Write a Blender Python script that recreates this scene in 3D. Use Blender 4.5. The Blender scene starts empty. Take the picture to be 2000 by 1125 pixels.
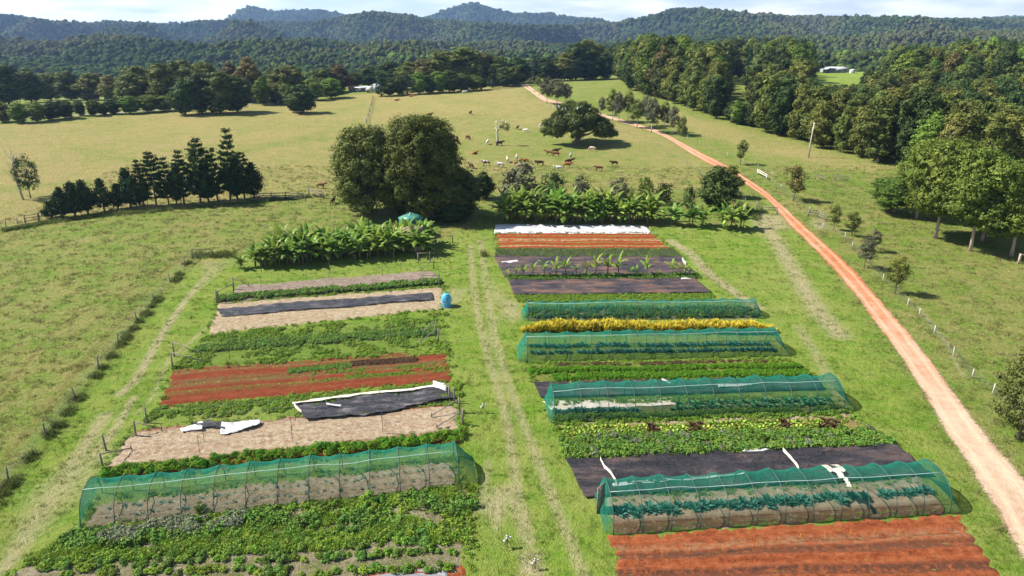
import bpy, math, random
import numpy as np
from mathutils import Vector, Matrix, noise as mnoise

# ------------------------------------------------------------------ camera, sky, sun, exposure
SC = bpy.context.scene
COL = SC.collection
TH = math.radians(18.76); F = 1376.0; CAMH = 34.0
CT, ST = math.cos(TH), math.sin(TH)
cd = bpy.data.cameras.new('camera'); cam = bpy.data.objects.new('camera', cd); COL.objects.link(cam)
cam.location = (0, 0, CAMH); cam.rotation_euler = (math.pi/2-TH, 0, 0)
cd.sensor_width = 36; cd.lens = F/2000*36; cd.clip_start = .5; cd.clip_end = 30000
SC.camera = cam
SUN_EL, SUN_AZ = math.radians(46), math.radians(-82)      # azimuth from +Y towards +X
W = bpy.data.worlds.new('World'); SC.world = W; W.use_nodes = True
nt = W.node_tree; nt.nodes.clear(); N = nt.nodes.new; L = nt.links.new
wo = N('ShaderNodeOutputWorld'); mixw = N('ShaderNodeMixShader'); b1 = N('ShaderNodeBackground'); b2 = N('ShaderNodeBackground')
sky = N('ShaderNodeTexSky'); sky.sky_type = 'NISHITA'; sky.sun_disc = False
sky.sun_elevation = SUN_EL; sky.sun_rotation = SUN_AZ; sky.altitude = 700; sky.dust_density = .6
L(sky.outputs[0], b1.inputs[0]); b1.inputs[1].default_value = .07
b2.inputs[1].default_value = .66
tc = N('ShaderNodeTexCoord'); mp = N('ShaderNodeMapping'); mp.inputs['Scale'].default_value = (1, 1, 6)
L(tc.outputs['Generated'], mp.inputs[0])
n1 = N('ShaderNodeTexNoise'); n1.inputs['Scale'].default_value = 3.3; n1.inputs['Detail'].default_value = 7; n1.inputs['Roughness'].default_value = .55
L(mp.outputs[0], n1.inputs['Vector'])
r1 = N('ShaderNodeValToRGB'); r1.color_ramp.elements[0].position = .40; r1.color_ramp.elements[1].position = .52
L(n1.outputs[0], r1.inputs[0])
n2 = N('ShaderNodeTexNoise'); n2.inputs['Scale'].default_value = 9; n2.inputs['Detail'].default_value = 6
L(mp.outputs[0], n2.inputs['Vector'])
r2 = N('ShaderNodeValToRGB'); r2.color_ramp.elements[0].position = .35; r2.color_ramp.elements[1].position = .62
r2.color_ramp.elements[0].color = (.50, .57, .68, 1); r2.color_ramp.elements[1].color = (1, 1, 1, 1)
L(n2.outputs[0], r2.inputs[0]); L(r2.outputs[0], b2.inputs[0])
sx = N('ShaderNodeSeparateXYZ'); L(tc.outputs['Generated'], sx.inputs[0])
mr = N('ShaderNodeMapRange'); mr.inputs[1].default_value = .12; mr.inputs[2].default_value = .4; mr.inputs[3].default_value = 1; mr.inputs[4].default_value = .0
L(sx.outputs[2], mr.inputs[0])
mm = N('ShaderNodeMath'); mm.operation = 'MULTIPLY'; L(r1.outputs[0], mm.inputs[0]); L(mr.outputs[0], mm.inputs[1])
L(mm.outputs[0], mixw.inputs[0]); L(b1.outputs[0], mixw.inputs[1]); L(b2.outputs[0], mixw.inputs[2]); L(mixw.outputs[0], wo.inputs[0])
sd = bpy.data.lights.new('sun', 'SUN'); sun = bpy.data.objects.new('sun', sd); COL.objects.link(sun)
sd.energy = 5.0; sd.angle = math.radians(.53); sd.color = (1, .95, .87)
sv = Vector((math.sin(SUN_AZ)*math.cos(SUN_EL), math.cos(SUN_AZ)*math.cos(SUN_EL), math.sin(SUN_EL)))
sun.rotation_euler = (-sv).to_track_quat('-Z', 'Y').to_euler()
sun.location = (-300, 40, 300)
SC.view_settings.view_transform = 'Standard'; SC.view_settings.look = 'None'; SC.view_settings.gamma = 1
SC.view_settings.use_curve_mapping = False; SC.view_settings.exposure = 1.2
SC.render.engine = 'CYCLES'
SC.cycles.max_bounces = 5; SC.cycles.diffuse_bounces = 2; SC.cycles.glossy_bounces = 2; SC.cycles.transparent_max_bounces = 24
SC.cycles.transmission_bounces = 3; SC.cycles.volume_bounces = 0; SC.cycles.use_denoising = True

# ------------------------------------------------------------------ terrain function
XE_Y = [0, 100, 166, 235, 330, 420, 560]; XE_X = [100, 98, 88, 67, 52, 60, 60]
def sstep(t): t = np.clip(t, 0, 1); return t*t*(3-2*t)
def hz(x, y):
    x = np.asarray(x, float); y = np.asarray(y, float)
    yc = np.interp(x, [-250, -160, -60, 0, 60], [205, 225, 300, 350, 352])
    zc = .05*yc; t = y-yc
    back = zc + 2*(1-np.exp(-np.maximum(t, 0)/40)) - sstep((t-40)/320)*(zc-5)
    z = np.where(t < 0, .05*y, back)
    zr = np.interp(y, [0, 150, 220, 300, 430, 520, 700], [-5, -2, 5, 13, 18, 18.5, 13])
    m = sstep((x-np.interp(y, XE_Y, XE_X))/65)
    z = z*(1-m)+zr*m
    far = sstep((y-140)/60)*(1-m)
    z = z + far*(.9*np.sin(x*.021+1.2)*np.sin(y*.027+x*.008)+.35*np.sin(x*.06+2)*np.sin(y*.05))
    lf = sstep((-42-x)/25)*sstep((170-y)/60)
    return z - lf*.9*np.sin((x+y*.5)*.06)**2 + .06*np.sin(x*.5+y*.3)*np.sin(y*.37)
def pix_dir(px, py):
    u = (px-1000)/F; w = -(py-562.5)/F
    return np.array([u, CT+w*ST, -ST+w*CT])
_gc = {}
def P(px, py, off=0.0):
    """ground point seen at a photograph pixel (2000 x 1125 pixels)"""
    k = (px, py)
    if k not in _gc:
        d = pix_dir(px, py); t = np.concatenate([np.arange(20, 200, 1.0), np.arange(200, 1600, 2.0)])
        g = CAMH+d[2]*t - hz(d[0]*t, d[1]*t); i = np.argmax(g < 0)
        if not (g < 0).any(): i = len(t)-1
        a, b = t[max(i-1, 0)], t[i]
        for _ in range(18):
            c = (a+b)/2
            if CAMH+d[2]*c - float(hz(d[0]*c, d[1]*c)) < 0: b = c
            else: a = c
        _gc[k] = (d[0]*b, d[1]*b, float(hz(d[0]*b, d[1]*b)))
    x, y, z = _gc[k]
    return Vector((x, y, z+off))
def depth(v): return v[1]*CT+(CAMH-v[2])*ST
def proj(v): return (1000+F*v[0]/depth(v), 562.5-F*(v[1]*ST-(CAMH-v[2])*CT)/depth(v))
def mpp(v): return depth(v)/F
def vh(v, pxh):                      # height in metres that spans pxh pixels above ground point v
    zt = v[2]+pxh*mpp(v)
    for _ in range(6):
        cur = proj(v)[1]-proj((v[0], v[1], zt))[1]; zt += (pxh-cur)*mpp(v)
    return zt-v[2]
def gz(x, y): return float(hz(x, y))
def G(x, y, off=0.0): return Vector((x, y, gz(x, y)+off))

# ------------------------------------------------------------------ mesh helpers
class MB:
    def __init__(s): s.v = []; s.q = []; s.t = []; s.n = 0; s.uv = None
    def add(s, v, q=None, t=None):
        v = np.asarray(v, float).reshape(-1, 3)
        if q is not None and len(q): s.q.append(np.asarray(q, int)+s.n)
        if t is not None and len(t): s.t.append(np.asarray(t, int)+s.n)
        s.v.append(v); s.n += len(v); return s
    def mesh(s, name, mat=None, smooth=False):
        V = np.concatenate(s.v); Q = np.concatenate(s.q) if s.q else np.zeros((0, 4), int); T = np.concatenate(s.t) if s.t else np.zeros((0, 3), int)
        me = bpy.data.meshes.new(name)
        me.vertices.add(len(V)); me.vertices.foreach_set('co', V.astype(np.float32).ravel())
        loops = np.concatenate([Q.ravel(), T.ravel()]); me.loops.add(len(loops)); me.loops.foreach_set('vertex_index', loops.astype(np.int32))
        tot = np.concatenate([np.full(len(Q), 4), np.full(len(T), 3)]); st = np.concatenate([[0], np.cumsum(tot)[:-1]])
        me.polygons.add(len(tot)); me.polygons.foreach_set('loop_start', st.astype(np.int32)); me.polygons.foreach_set('loop_total', tot.astype(np.int32))
        if smooth: me.polygons.foreach_set('use_smooth', np.ones(len(tot), bool))
        me.update(calc_edges=True)
        if mat: me.materials.append(mat)
        return me
    def box(s, c, d, M=None):
        x, y, z = d[0]/2, d[1]/2, d[2]/2
        v = np.array([[a*x, b*y, k*z] for k in (-1, 1) for a, b in ((-1, -1), (1, -1), (1, 1), (-1, 1))])
        if M is not None: v = v @ np.array(M)[:3, :3].T
        return s.add(v+np.array(c), [[3, 2, 1, 0], [4, 5, 6, 7], [0, 1, 5, 4], [1, 2, 6, 5], [2, 3, 7, 6], [3, 0, 4, 7]])
    def beam(s, a, b, w, h=None):
        a, b = Vector(a), Vector(b); d = b-a; M = d.to_track_quat('X', 'Z').to_matrix()
        return s.box((a+b)/2, (d.length, w, h or w), M)
    def tube(s, pts, rad, n=6, cap=True):
        pts = [Vector(p) for p in pts]; rings = []; k = len(pts)
        if not hasattr(rad, '__len__'): rad = [rad]*k
        up = Vector((0, 0, 1))
        for i, p in enumerate(pts):
            d = (pts[min(i+1, k-1)]-pts[max(i-1, 0)]).normalized()
            a = d.cross(up if abs(d.z) < .9 else Vector((1, 0, 0))).normalized(); b = d.cross(a)
            for j in range(n):
                t = 2*math.pi*j/n; rings.append(p+(a*math.cos(t)+b*math.sin(t))*rad[i])
        q = [[i*n+j, i*n+(j+1) % n, (i+1)*n+(j+1) % n, (i+1)*n+j] for i in range(k-1) for j in range(n)]
        t3 = []
        if cap:
            rings += [pts[0], pts[-1]]; c0, c1 = k*n, k*n+1
            t3 = [[c0, (j+1) % n, j] for j in range(n)]+[[c1, (k-1)*n+j, (k-1)*n+(j+1) % n] for j in range(n)]
        return s.add([tuple(r) for r in rings], q, t3)
    def lathe(s, prof, c=(0, 0, 0), n=24):
        v = [(c[0]+r*math.cos(2*math.pi*j/n), c[1]+r*math.sin(2*math.pi*j/n), c[2]+z) for r, z in prof for j in range(n)]
        q = [[i*n+j, i*n+(j+1) % n, (i+1)*n+(j+1) % n, (i+1)*n+j] for i in range(len(prof)-1) for j in range(n)]
        return s.add(v, q)
    def quads(s, c, nrm, sz, rng, aspect=1.0):
        """leaf cards: centres c, normals nrm, sizes sz (random roll about the normal)"""
        n = len(c); nrm = nrm/np.maximum(np.linalg.norm(nrm, axis=1, keepdims=True), 1e-6)
        r = rng.normal(size=(n, 3)); a = np.cross(nrm, r); a /= np.maximum(np.linalg.norm(a, axis=1, keepdims=True), 1e-6); b = np.cross(nrm, a)
        h = np.asarray(sz).reshape(-1, 1)/2; a = a*h; b = b*h*aspect; bend = nrm*h*.25
        v = np.stack([c-a, c-b*1.0+bend, c+a, c+b*1.0+bend], 1).reshape(-1, 3)
        return s.add(v, np.arange(4*n).reshape(-1, 4))

def link(name, me, parent=None, loc=(0, 0, 0), rz=0, sc=None):
    o = bpy.data.objects.new(name, me); COL.objects.link(o)
    o.location = loc; o.rotation_euler = (0, 0, rz)
    if sc is not None: o.scale = sc if hasattr(sc, '__len__') else (sc, sc, sc)
    if parent: o.parent = parent
    return o
def tag(o, label, cat, group=None, kind=None):
    o['label'] = label; o['category'] = cat
    if group: o['group'] = group
    if kind: o['kind'] = kind
    return o
def empty(name, loc, label, cat, group=None, rz=0, sc=None):
    o = link(name, None, None, loc, rz, sc); o.empty_display_size = .3; return tag(o, label, cat, group)
def struct(o, kind='structure'): o['kind'] = kind; return o
def copy_thing(root, loc, rz=0, sc=1.0, label=None, group=None):
    r = root.copy(); COL.objects.link(r); r.location = loc; r.rotation_euler = (0, 0, rz)
    r.scale = sc if hasattr(sc, '__len__') else (sc, sc, sc)
    if label: r['label'] = label
    if group: r['group'] = group
    for ch in root.children:
        c = ch.copy(); COL.objects.link(c); c.parent = r
    return r
class Proto:
    """a kind of thing: first use links the objects, later uses copy them"""
    def __init__(s, name, cat, parts): s.name, s.cat, s.parts, s.root = name, cat, parts, None
    def put(s, loc, rz=0, sc=1.0, label='', group=None):
        if s.root is None:
            if s.parts[0][0] is None: s.root = link(s.name, s.parts[0][1])
            else:
                s.root = link(s.name, None)
                for pn, me in s.parts: link(pn, me, s.root)
            tag(s.root, label, s.cat, group); r = s.root
            r.location = loc; r.rotation_euler = (0, 0, rz); r.scale = sc if hasattr(sc, '__len__') else (sc, sc, sc)
            return r
        r = copy_thing(s.root, loc, rz, sc, label, group)
        if group is None and 'group' in r: del r['group']
        return r

# ------------------------------------------------------------------ materials
def newmat(name):
    m = bpy.data.materials.new(name); m.use_nodes = True; t = m.node_tree; t.nodes.clear(); return m, t
def nn(t, k, **kw):
    n = t.nodes.new(k)
    for a, b in kw.items(): setattr(n, a, b)
    return n
def noise_n(t, vec, scale, detail=4, rough=.55, mul=None):
    n = nn(t, 'ShaderNodeTexNoise'); n.inputs['Scale'].default_value = scale; n.inputs['Detail'].default_value = detail; n.inputs['Roughness'].default_value = rough
    if mul is not None:
        mpn = nn(t, 'ShaderNodeMapping'); mpn.inputs['Scale'].default_value = mul; t.links.new(vec, mpn.inputs[0]); vec = mpn.outputs[0]
    t.links.new(vec, n.inputs['Vector']); return n.outputs['Fac']
def ramp_n(t, fac, stops):
    r = nn(t, 'ShaderNodeValToRGB'); cr = r.color_ramp
    while len(cr.elements) < len(stops): cr.elements.new(.5)
    for e, (p, c) in zip(cr.elements, stops): e.position = p; e.color = (*c, 1) if hasattr(c, '__len__') else (c, c, c, 1)
    t.links.new(fac, r.inputs[0]); return r.outputs[0]
def mix_n(t, fac, a, b, mode='MIX'):
    m = nn(t, 'ShaderNodeMix', data_type='RGBA', blend_type=mode)
    for s, v in ((m.inputs[0], fac), (m.inputs[6], a), (m.inputs[7], b)):
        if hasattr(v, 'is_linked') or isinstance(v, bpy.types.NodeSocket): t.links.new(v, s)
        elif hasattr(v, '__len__'): s.default_value = (*v, 1)
        else: s.default_value = v
    return m.outputs[2]
def math_n(t, op, a, b=0.0, clamp=False):
    m = nn(t, 'ShaderNodeMath', operation=op, use_clamp=clamp)
    for s, v in ((m.inputs[0], a), (m.inputs[1], b)):
        if isinstance(v, bpy.types.NodeSocket): t.links.new(v, s)
        else: s.default_value = v
    return m.outputs[0]
def finish(t, col, rough=.9, bump=None, bdist=.05, bstr=1.0, spec=.2, transl=0.0, alpha=None):
    out = nn(t, 'ShaderNodeOutputMaterial'); p = nn(t, 'ShaderNodeBsdfPrincipled')
    if isinstance(col, bpy.types.NodeSocket): t.links.new(col, p.inputs['Base Color'])
    else: p.inputs['Base Color'].default_value = (*col, 1)
    p.inputs['Roughness'].default_value = rough; p.inputs['Specular IOR Level'].default_value = spec
    if bump is not None:
        b = nn(t, 'ShaderNodeBump'); b.inputs['Distance'].default_value = bdist; b.inputs['Strength'].default_value = bstr
        t.links.new(bump, b.inputs['Height']); t.links.new(b.outputs[0], p.inputs['Normal'])
    sh = p.outputs[0]
    if transl:
        tr = nn(t, 'ShaderNodeBsdfTranslucent'); mx = nn(t, 'ShaderNodeMixShader'); mx.inputs[0].default_value = transl
        if isinstance(col, bpy.types.NodeSocket): t.links.new(col, tr.inputs[0])
        else: tr.inputs[0].default_value = (*col, 1)
        t.links.new(sh, mx.inputs[1]); t.links.new(tr.outputs[0], mx.inputs[2]); sh = mx.outputs[0]
    if alpha is not None:
        tp = nn(t, 'ShaderNodeBsdfTransparent'); mx = nn(t, 'ShaderNodeMixShader')
        if isinstance(alpha, bpy.types.NodeSocket): t.links.new(alpha, mx.inputs[0])
        else: mx.inputs[0].default_value = alpha
        t.links.new(tp.outputs[0], mx.inputs[1]); t.links.new(sh, mx.inputs[2]); sh = mx.outputs[0]
    t.links.new(sh, out.inputs[0])
def objco(t): return nn(t, 'ShaderNodeTexCoord').outputs['Object']
def worldco(t): return nn(t, 'ShaderNodeNewGeometry').outputs['Position']
def simple(name, c1, c2=None, scale=6, rough=.8, spec=.2, bump=0):
    m, t = newmat(name); v = objco(t); f = noise_n(t, v, scale, 5)
    c2 = c2 or tuple(x*.7 for x in c1)
    finish(t, ramp_n(t, f, [(.3, c2), (.7, c1)]), rough, f if bump else None, bump or .02, spec=spec); return m
def leafmat(name, c1, c2, c3=None, transl=.25, clump=.35, rough=.7, objvar=.3, spec=.14, hv=.05):
    """foliage: every leaf card varies, clumps vary, every plant varies"""
    m, t = newmat(name); g = nn(t, 'ShaderNodeNewGeometry'); v = objco(t)
    isl = g.outputs['Random Per Island']; cl = noise_n(t, v, clump, 3)
    col = ramp_n(t, isl, [(0, c1), (.55, c2), (1, c3 or tuple(min(1, x*1.35) for x in c2))])
    col = mix_n(t, ramp_n(t, cl, [(.35, .0), (.65, 1.0)]), mix_n(t, .5, col, c1), col)
    oi = nn(t, 'ShaderNodeObjectInfo'); hs = nn(t, 'ShaderNodeHueSaturation')
    t.links.new(col, hs.inputs['Color'])
    val = math_n(t, 'ADD', math_n(t, 'MULTIPLY', oi.outputs['Random'], objvar*2), 1-objvar); t.links.new(val, hs.inputs['Value'])
    r2 = math_n(t, 'FRACT', math_n(t, 'MULTIPLY', oi.outputs['Random'], 7.31))
    t.links.new(math_n(t, 'ADD', math_n(t, 'MULTIPLY', r2, hv), .497-hv*.54), hs.inputs['Hue'])
    finish(t, hs.outputs[0], rough, spec=spec, transl=transl); return m
HAZE = .9e-4
RNG = np.random.default_rng(7); random.seed(7)
# ------------------------------------------------------------------ the ground sheet
def wpts(pl): return np.array([[*P(*p)] for p in pl])[:, :2]
def seg_dist(X, Y, pts, closed=False):
    d = np.full(X.shape, 1e9); n = len(pts)
    for i in range(n if closed else n-1):
        a = pts[i]; b = pts[(i+1) % n]; ab = b-a; l2 = max(ab @ ab, 1e-9)
        t = np.clip(((X-a[0])*ab[0]+(Y-a[1])*ab[1])/l2, 0, 1)
        d = np.minimum(d, np.hypot(X-a[0]-t*ab[0], Y-a[1]-t*ab[1]))
    return d
def inside(X, Y, pts):
    c = np.zeros(X.shape, bool); n = len(pts); j = n-1
    for i in range(n):
        xi, yi = pts[i]; xj, yj = pts[j]
        c ^= ((yi > Y) != (yj > Y)) & (X < (xj-xi)*(Y-yi)/((yj-yi) if yj != yi else 1e-9)+xi); j = i
    return c
def poly_mask(X, Y, pl, soft=1.0):
    p = wpts(pl); d = seg_dist(X, Y, p, True); s = np.where(inside(X, Y, p), d, -d)
    return sstep(s/soft*.5+.5)
def line_mask(X, Y, pl, w): return np.exp(-(seg_dist(X, Y, wpts(pl))/w)**2)
def axis(lo, hi, fl, fh, st, g):
    a = list(np.arange(fl, fh+1e-6, st)); s = st
    while a[-1] < hi: s *= g; a.append(a[-1]+s)
    s = st
    while a[0] > lo: s *= g; a.insert(0, a[0]-s)
    return np.array(a)
gx = axis(-5000, 5000, -62, 72, .42, 1.045); gy = axis(-60, 5500, 20, 135, .42, 1.035)
GX, GY = np.meshgrid(gx, gy); GZ = hz(GX, GY)
dry = .22+0*GX; worn = 0*GX; lush = 0*GX; soil = 0*GX
near = GY < 760
def acc(arr, m, v): arr[...] = np.where(near, arr*(1-m)+v*m, arr)
far_pad = [(-300, 480), (0, 443), (105, 429), (250, 412), (505, 390), (650, 378), (900, 380), (1250, 372), (1420, 350), (1395, 318), (1330, 285), (1240, 247), (1180, 228), (1088, 202), (1050, 190), (1012, 166), (700, 185), (400, 213), (0, 245), (-300, 270)]
acc(dry, poly_mask(GX, GY, far_pad, 4), .80)
acc(dry, poly_mask(GX, GY, [(640, 380), (640, 250), (880, 235), (1000, 250), (1180, 262), (1330, 300), (1410, 340), (1250, 385), (900, 390)], 22), .50)
acc(dry, poly_mask(GX, GY, [(930, 300), (960, 262), (1100, 255), (1220, 290), (1180, 315), (1000, 320)], 12), .25)
acc(dry, poly_mask(GX, GY, [(1225, 195), (1300, 213), (1480, 262), (1735, 325), (1720, 350), (1560, 322), (1400, 275), (1300, 235)], 5), .78)
acc(dry, poly_mask(GX, GY, [(1440, 330), (1500, 300), (1800, 360), (2100, 480), (2100, 900), (1960, 860), (1740, 600), (1600, 440)], 6), .20)
garden = [(415, 515), (450, 500), (860, 470), (900, 450), (1310, 445), (1440, 440), (1500, 390), (1600, 500), (1700, 640), (1850, 880), (2010, 1120), (2100, 1250), (-80, 1250), (20, 960), (150, 785), (270, 635), (350, 530)]
m = poly_mask(GX, GY, garden, 2); acc(lush, m, 1); acc(dry, m, .0)
for pl, w, v in [([(918, 480), (925, 560), (938, 640), (960, 720), (985, 800), (1003, 900), (1010, 960), (1035, 1060)], .42, .66),
                 ([(938, 470), (950, 560), (962, 640), (990, 740), (1020, 820), (1050, 900), (1090, 1000), (1140, 1125)], .42, .62),
                 ([(968, 620), (960, 660), (975, 690)], .4, .5), ([(955, 900), (940, 980), (925, 1010)], .3, .5), ([(1000, 960), (1012, 1010), (1025, 1050)], .35, .6),
                 ([(425, 520), (385, 560), (345, 610), (318, 650), (290, 700), (262, 745), (235, 770)], .42, .9),
                 ([(205, 810), (160, 880), (120, 940), (70, 1020), (10, 1110)], .6, .75),
                 ([(262, 775), (230, 830), (185, 890)], .35, .8), ([(330, 700), (300, 770), (262, 810)], .22, .6),
                 ([(400, 640), (372, 668), (345, 690)], .3, .55),
                 ([(1310, 470), (1345, 492), (1385, 535), (1440, 575), (1480, 600)], .8, .85),
                 ([(1480, 425), (1515, 470), (1545, 520), (1575, 570), (1600, 610), (1640, 655)], 1.3, .75),
                 ([(1620, 740), (1650, 800), (1690, 850)], .45, .5), ([(1560, 640), (1600, 700), (1625, 750)], .7, .45),
                 ([(1795, 600), (1850, 670), (1880, 735)], .22, .55),
                 ([(950, 545), (980, 590), (1000, 625)], 1.0, .35), ([(960, 985), (985, 960)], 1.0, .6)]:
    acc(worn, line_mask(GX, GY, pl, w), v)
for pl, soft, v in [([(1475, 420), (1525, 418), (1545, 445), (1490, 450)], 2.5, .85), ([(985, 585), (1010, 590), (1012, 620), (990, 618)], .8, .6),
                    ([(955, 975), (990, 972), (985, 1005), (970, 1035), (955, 1005)], .7, .75), ([(1020, 1075), (1055, 1078), (1062, 1125), (1015, 1125)], .6, .8),
                    ([(60, 970), (140, 900), (210, 880), (190, 925), (110, 1005), (40, 1060)], 2.5, .55), ([(875, 565), (915, 562), (890, 600), (870, 605)], 1, .5),
                    ([(1590, 425), (1615, 428), (1612, 448), (1590, 445)], 1, .6), ([(400, 510), (450, 512), (430, 530), (395, 560)], 2, .45)]:
    acc(worn, poly_mask(GX, GY, pl, soft), v)
for pl, w, v in [([(0, 772), (60, 700), (90, 660), (125, 630), (200, 592), (270, 558), (340, 515), (370, 500)], .18, .85), ([(0, 905), (95, 795), (150, 720), (215, 650), (270, 590)], .3, .4),
                 ([(190, 620), (250, 590), (290, 565)], .15, .35)]:
    acc(soil, line_mask(GX, GY, pl, w), v)
for pl, w, v in [([(160, 290), (330, 330), (640, 260)], 3, -.1), ([(0, 372), (140, 355), (250, 362)], 2.5, -.15)]:
    acc(dry, line_mask(GX, GY, pl, w), .45)
lw = poly_mask(GX, GY, [(1560, 139), (1720, 137), (1735, 150), (1690, 160), (1640, 168), (1600, 188), (1580, 170)], 6); acc(lush, lw, 1)
dry = np.where(GY > 760, .35, dry)
nx, ny = len(gx), len(gy)
ii = (np.arange(ny-1)[:, None]*nx+np.arange(nx-1)[None]).ravel()
mb = MB().add(np.stack([GX, GY, GZ], -1).reshape(-1, 3), np.stack([ii, ii+1, ii+nx+1, ii+nx], -1))
m, t = newmat('pasture_and_lawn'); w = worldco(t)
def attr(t, n): a = nn(t, 'ShaderNodeAttribute', attribute_name=n); return a.outputs['Fac']
big = noise_n(t, w, .06, 6, .65); mid = noise_n(t, w, .33, 6, .62); fine = noise_n(t, w, 2.6, 6, .7); streak = noise_n(t, w, .5, 5, .65, (.6, 2.2, 1)); vf = noise_n(t, w, 9, 3, .7)
pat = math_n(t, 'ADD', math_n(t, 'MULTIPLY', mid, .55), math_n(t, 'MULTIPLY', streak, .45))
d0 = math_n(t, 'ADD', attr(t, 'dry'), math_n(t, 'MULTIPLY', math_n(t, 'SUBTRACT', pat, .5), 2.3))
d0 = math_n(t, 'ADD', d0, math_n(t, 'MULTIPLY', math_n(t, 'SUBTRACT', big, .5), 1.5))
d0 = math_n(t, 'ADD', d0, math_n(t, 'MULTIPLY', math_n(t, 'SUBTRACT', fine, .5), .8), True)
straw = ramp_n(t, fine, [(.3, (.185, .145, .042)), (.55, (.33, .275, .105)), (.75, (.45, .39, .2))])
green = ramp_n(t, fine, [(.28, (.062, .105, .012)), (.5, (.145, .215, .03)), (.75, (.235, .3, .07))])
green = mix_n(t, ramp_n(t, mid, [(.42, 0), (.6, .55)]), green, (.2, .205, .055))
c = mix_n(t, d0, green, straw)
lawnc = ramp_n(t, fine, [(.28, (.058, .125, .010)), (.5, (.13, .235, .02)), (.75, (.2, .31, .04))])
lawnc = mix_n(t, ramp_n(t, pat, [(.42, 0), (.58, .75)]), lawnc, (.25, .285, .06))
lawnc = mix_n(t, ramp_n(t, big, [(.45, 0), (.62, .4)]), lawnc, (.27, .285, .08))
c = mix_n(t, attr(t, 'lush'), c, lawnc)
wf = math_n(t, 'ADD', attr(t, 'worn'), math_n(t, 'MULTIPLY', math_n(t, 'SUBTRACT', fine, .5), 1.2)); wf = math_n(t, 'MULTIPLY', wf, ramp_n(t, attr(t, 'worn'), [(.02, 0), (.25, 1)]), True)
c = mix_n(t, wf, c, ramp_n(t, vf, [(.3, (.28, .22, .11)), (.7, (.52, .44, .28))]))
sf = math_n(t, 'MULTIPLY', attr(t, 'soil'), ramp_n(t, mid, [(.3, .35), (.55, 1)]), True)
c = mix_n(t, sf, c, (.13, .07, .03))
hgt = math_n(t, 'ADD', fine, math_n(t, 'ADD', math_n(t, 'MULTIPLY', vf, .6), math_n(t, 'MULTIPLY', mid, 1.2)))
finish(t, c, .95, hgt, .55, .9, spec=.08)
gme = mb.mesh('ground', m, True)
for nme, arr in (('dry', dry), ('worn', worn), ('lush', lush), ('soil', soil)):
    a = gme.attributes.new(nme, 'FLOAT', 'POINT'); a.data.foreach_set('value', arr.astype(np.float32).ravel())
struct(link('ground', gme))

# ------------------------------------------------------------------ the dirt road
RL = [(2330, 1560), (2070, 1220), (2000, 1089), (1972, 1045), (1950, 995), (1912, 940), (1879, 885), (1851, 850), (1826, 805), (1798, 755), (1773, 718), (1742, 671), (1711, 631), (1680, 587), (1643, 543), (1604, 500), (1569, 465), (1534, 430), (1500, 391), (1468, 368), (1440, 349), (1411, 332), (1387, 321), (1333, 290), (1301, 270), (1267, 255), (1232, 245), (1192, 232), (1140, 217), (1088, 203), (1053, 192), (1016, 165)]
RR = [(2520, 1440), (2190, 1150), (2080, 1040), (2045, 1000), (2015, 955), (1986, 921), (1945, 874), (1921, 846), (1894, 812), (1866, 773), (1835, 730), (1804, 690), (1773, 649), (1739, 612), (1705, 572), (1660, 522), (1622, 487), (1580, 450), (1532, 405), (1492, 371), (1459, 349), (1430, 330), (1402, 314), (1345, 286), (1314, 269), (1284, 254), (1250, 244), (1202, 230), (1148, 214), (1092, 199), (1060, 187), (1025, 161)]
def ribbon(name, A, B, mat, off, nu=14, sub=8, over=.12, crown=0.0):
    a = wpts(A); b = wpts(B); k = len(a); tt = np.linspace(0, k-1, (k-1)*sub+1)
    def cr(p):   # Catmull-Rom
        i = np.clip(tt.astype(int), 0, k-2); f = (tt-i)[:, None]; p0 = p[np.maximum(i-1, 0)]; p1 = p[i]; p2 = p[i+1]; p3 = p[np.minimum(i+2, k-1)]
        return .5*((2*p1)+(-p0+p2)*f+(2*p0-5*p1+4*p2-p3)*f**2+(-p0+3*p1-3*p2+p3)*f**3)
    a, b = cr(a), cr(b); u = np.linspace(-over, 1+over, nu)[None, :, None]
    XY = a[:, None]*(1-u)+b[:, None]*u; Z = hz(XY[..., 0], XY[..., 1])+off
    nr, nc = XY.shape[:2]; ln = np.concatenate([[0], np.cumsum(np.linalg.norm(np.diff((a+b)/2, axis=0), axis=1))])
    ii = (np.arange(nr-1)[:, None]*nc+np.arange(nc-1)[None]).ravel()
    me = MB().add(np.concatenate([XY, Z[..., None]], -1).reshape(-1, 3), np.stack([ii, ii+1, ii+nc+1, ii+nc], -1)).mesh(name, mat, True)
    at = me.attributes.new('across', 'FLOAT', 'POINT'); at.data.foreach_set('value', np.broadcast_to(u[..., 0], (nr, nc)).astype(np.float32).ravel())
    at = me.attributes.new('along', 'FLOAT', 'POINT'); at.data.foreach_set('value', np.repeat(ln, nc).astype(np.float32))
    return me
m, t = newmat('red_dirt_road'); w = worldco(t); ac = attr(t, 'across'); al = attr(t, 'along')
rg_ = nn(t, 'ShaderNodeCombineXYZ'); t.links.new(ac, rg_.inputs[0]); t.links.new(math_n(t, 'MULTIPLY', al, .035), rg_.inputs[1]); ns_ = noise_n(t, rg_.outputs[0], 5, 4, .6); nf = math_n(t, 'ADD', math_n(t, 'MULTIPLY', noise_n(t, w, 1.3, 6, .65), .55), math_n(t, 'MULTIPLY', ns_, .45)); ng = noise_n(t, w, .25, 5, .6); nh = noise_n(t, w, 6, 4, .7)
red = ramp_n(t, nf, [(.3, (.27, .08, .03)), (.55, (.42, .155, .07)), (.75, (.54, .29, .17))])
pale = ramp_n(t, nf, [(.3, (.32, .215, .135)), (.6, (.45, .34, .24)), (.8, (.54, .44, .33))])
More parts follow.
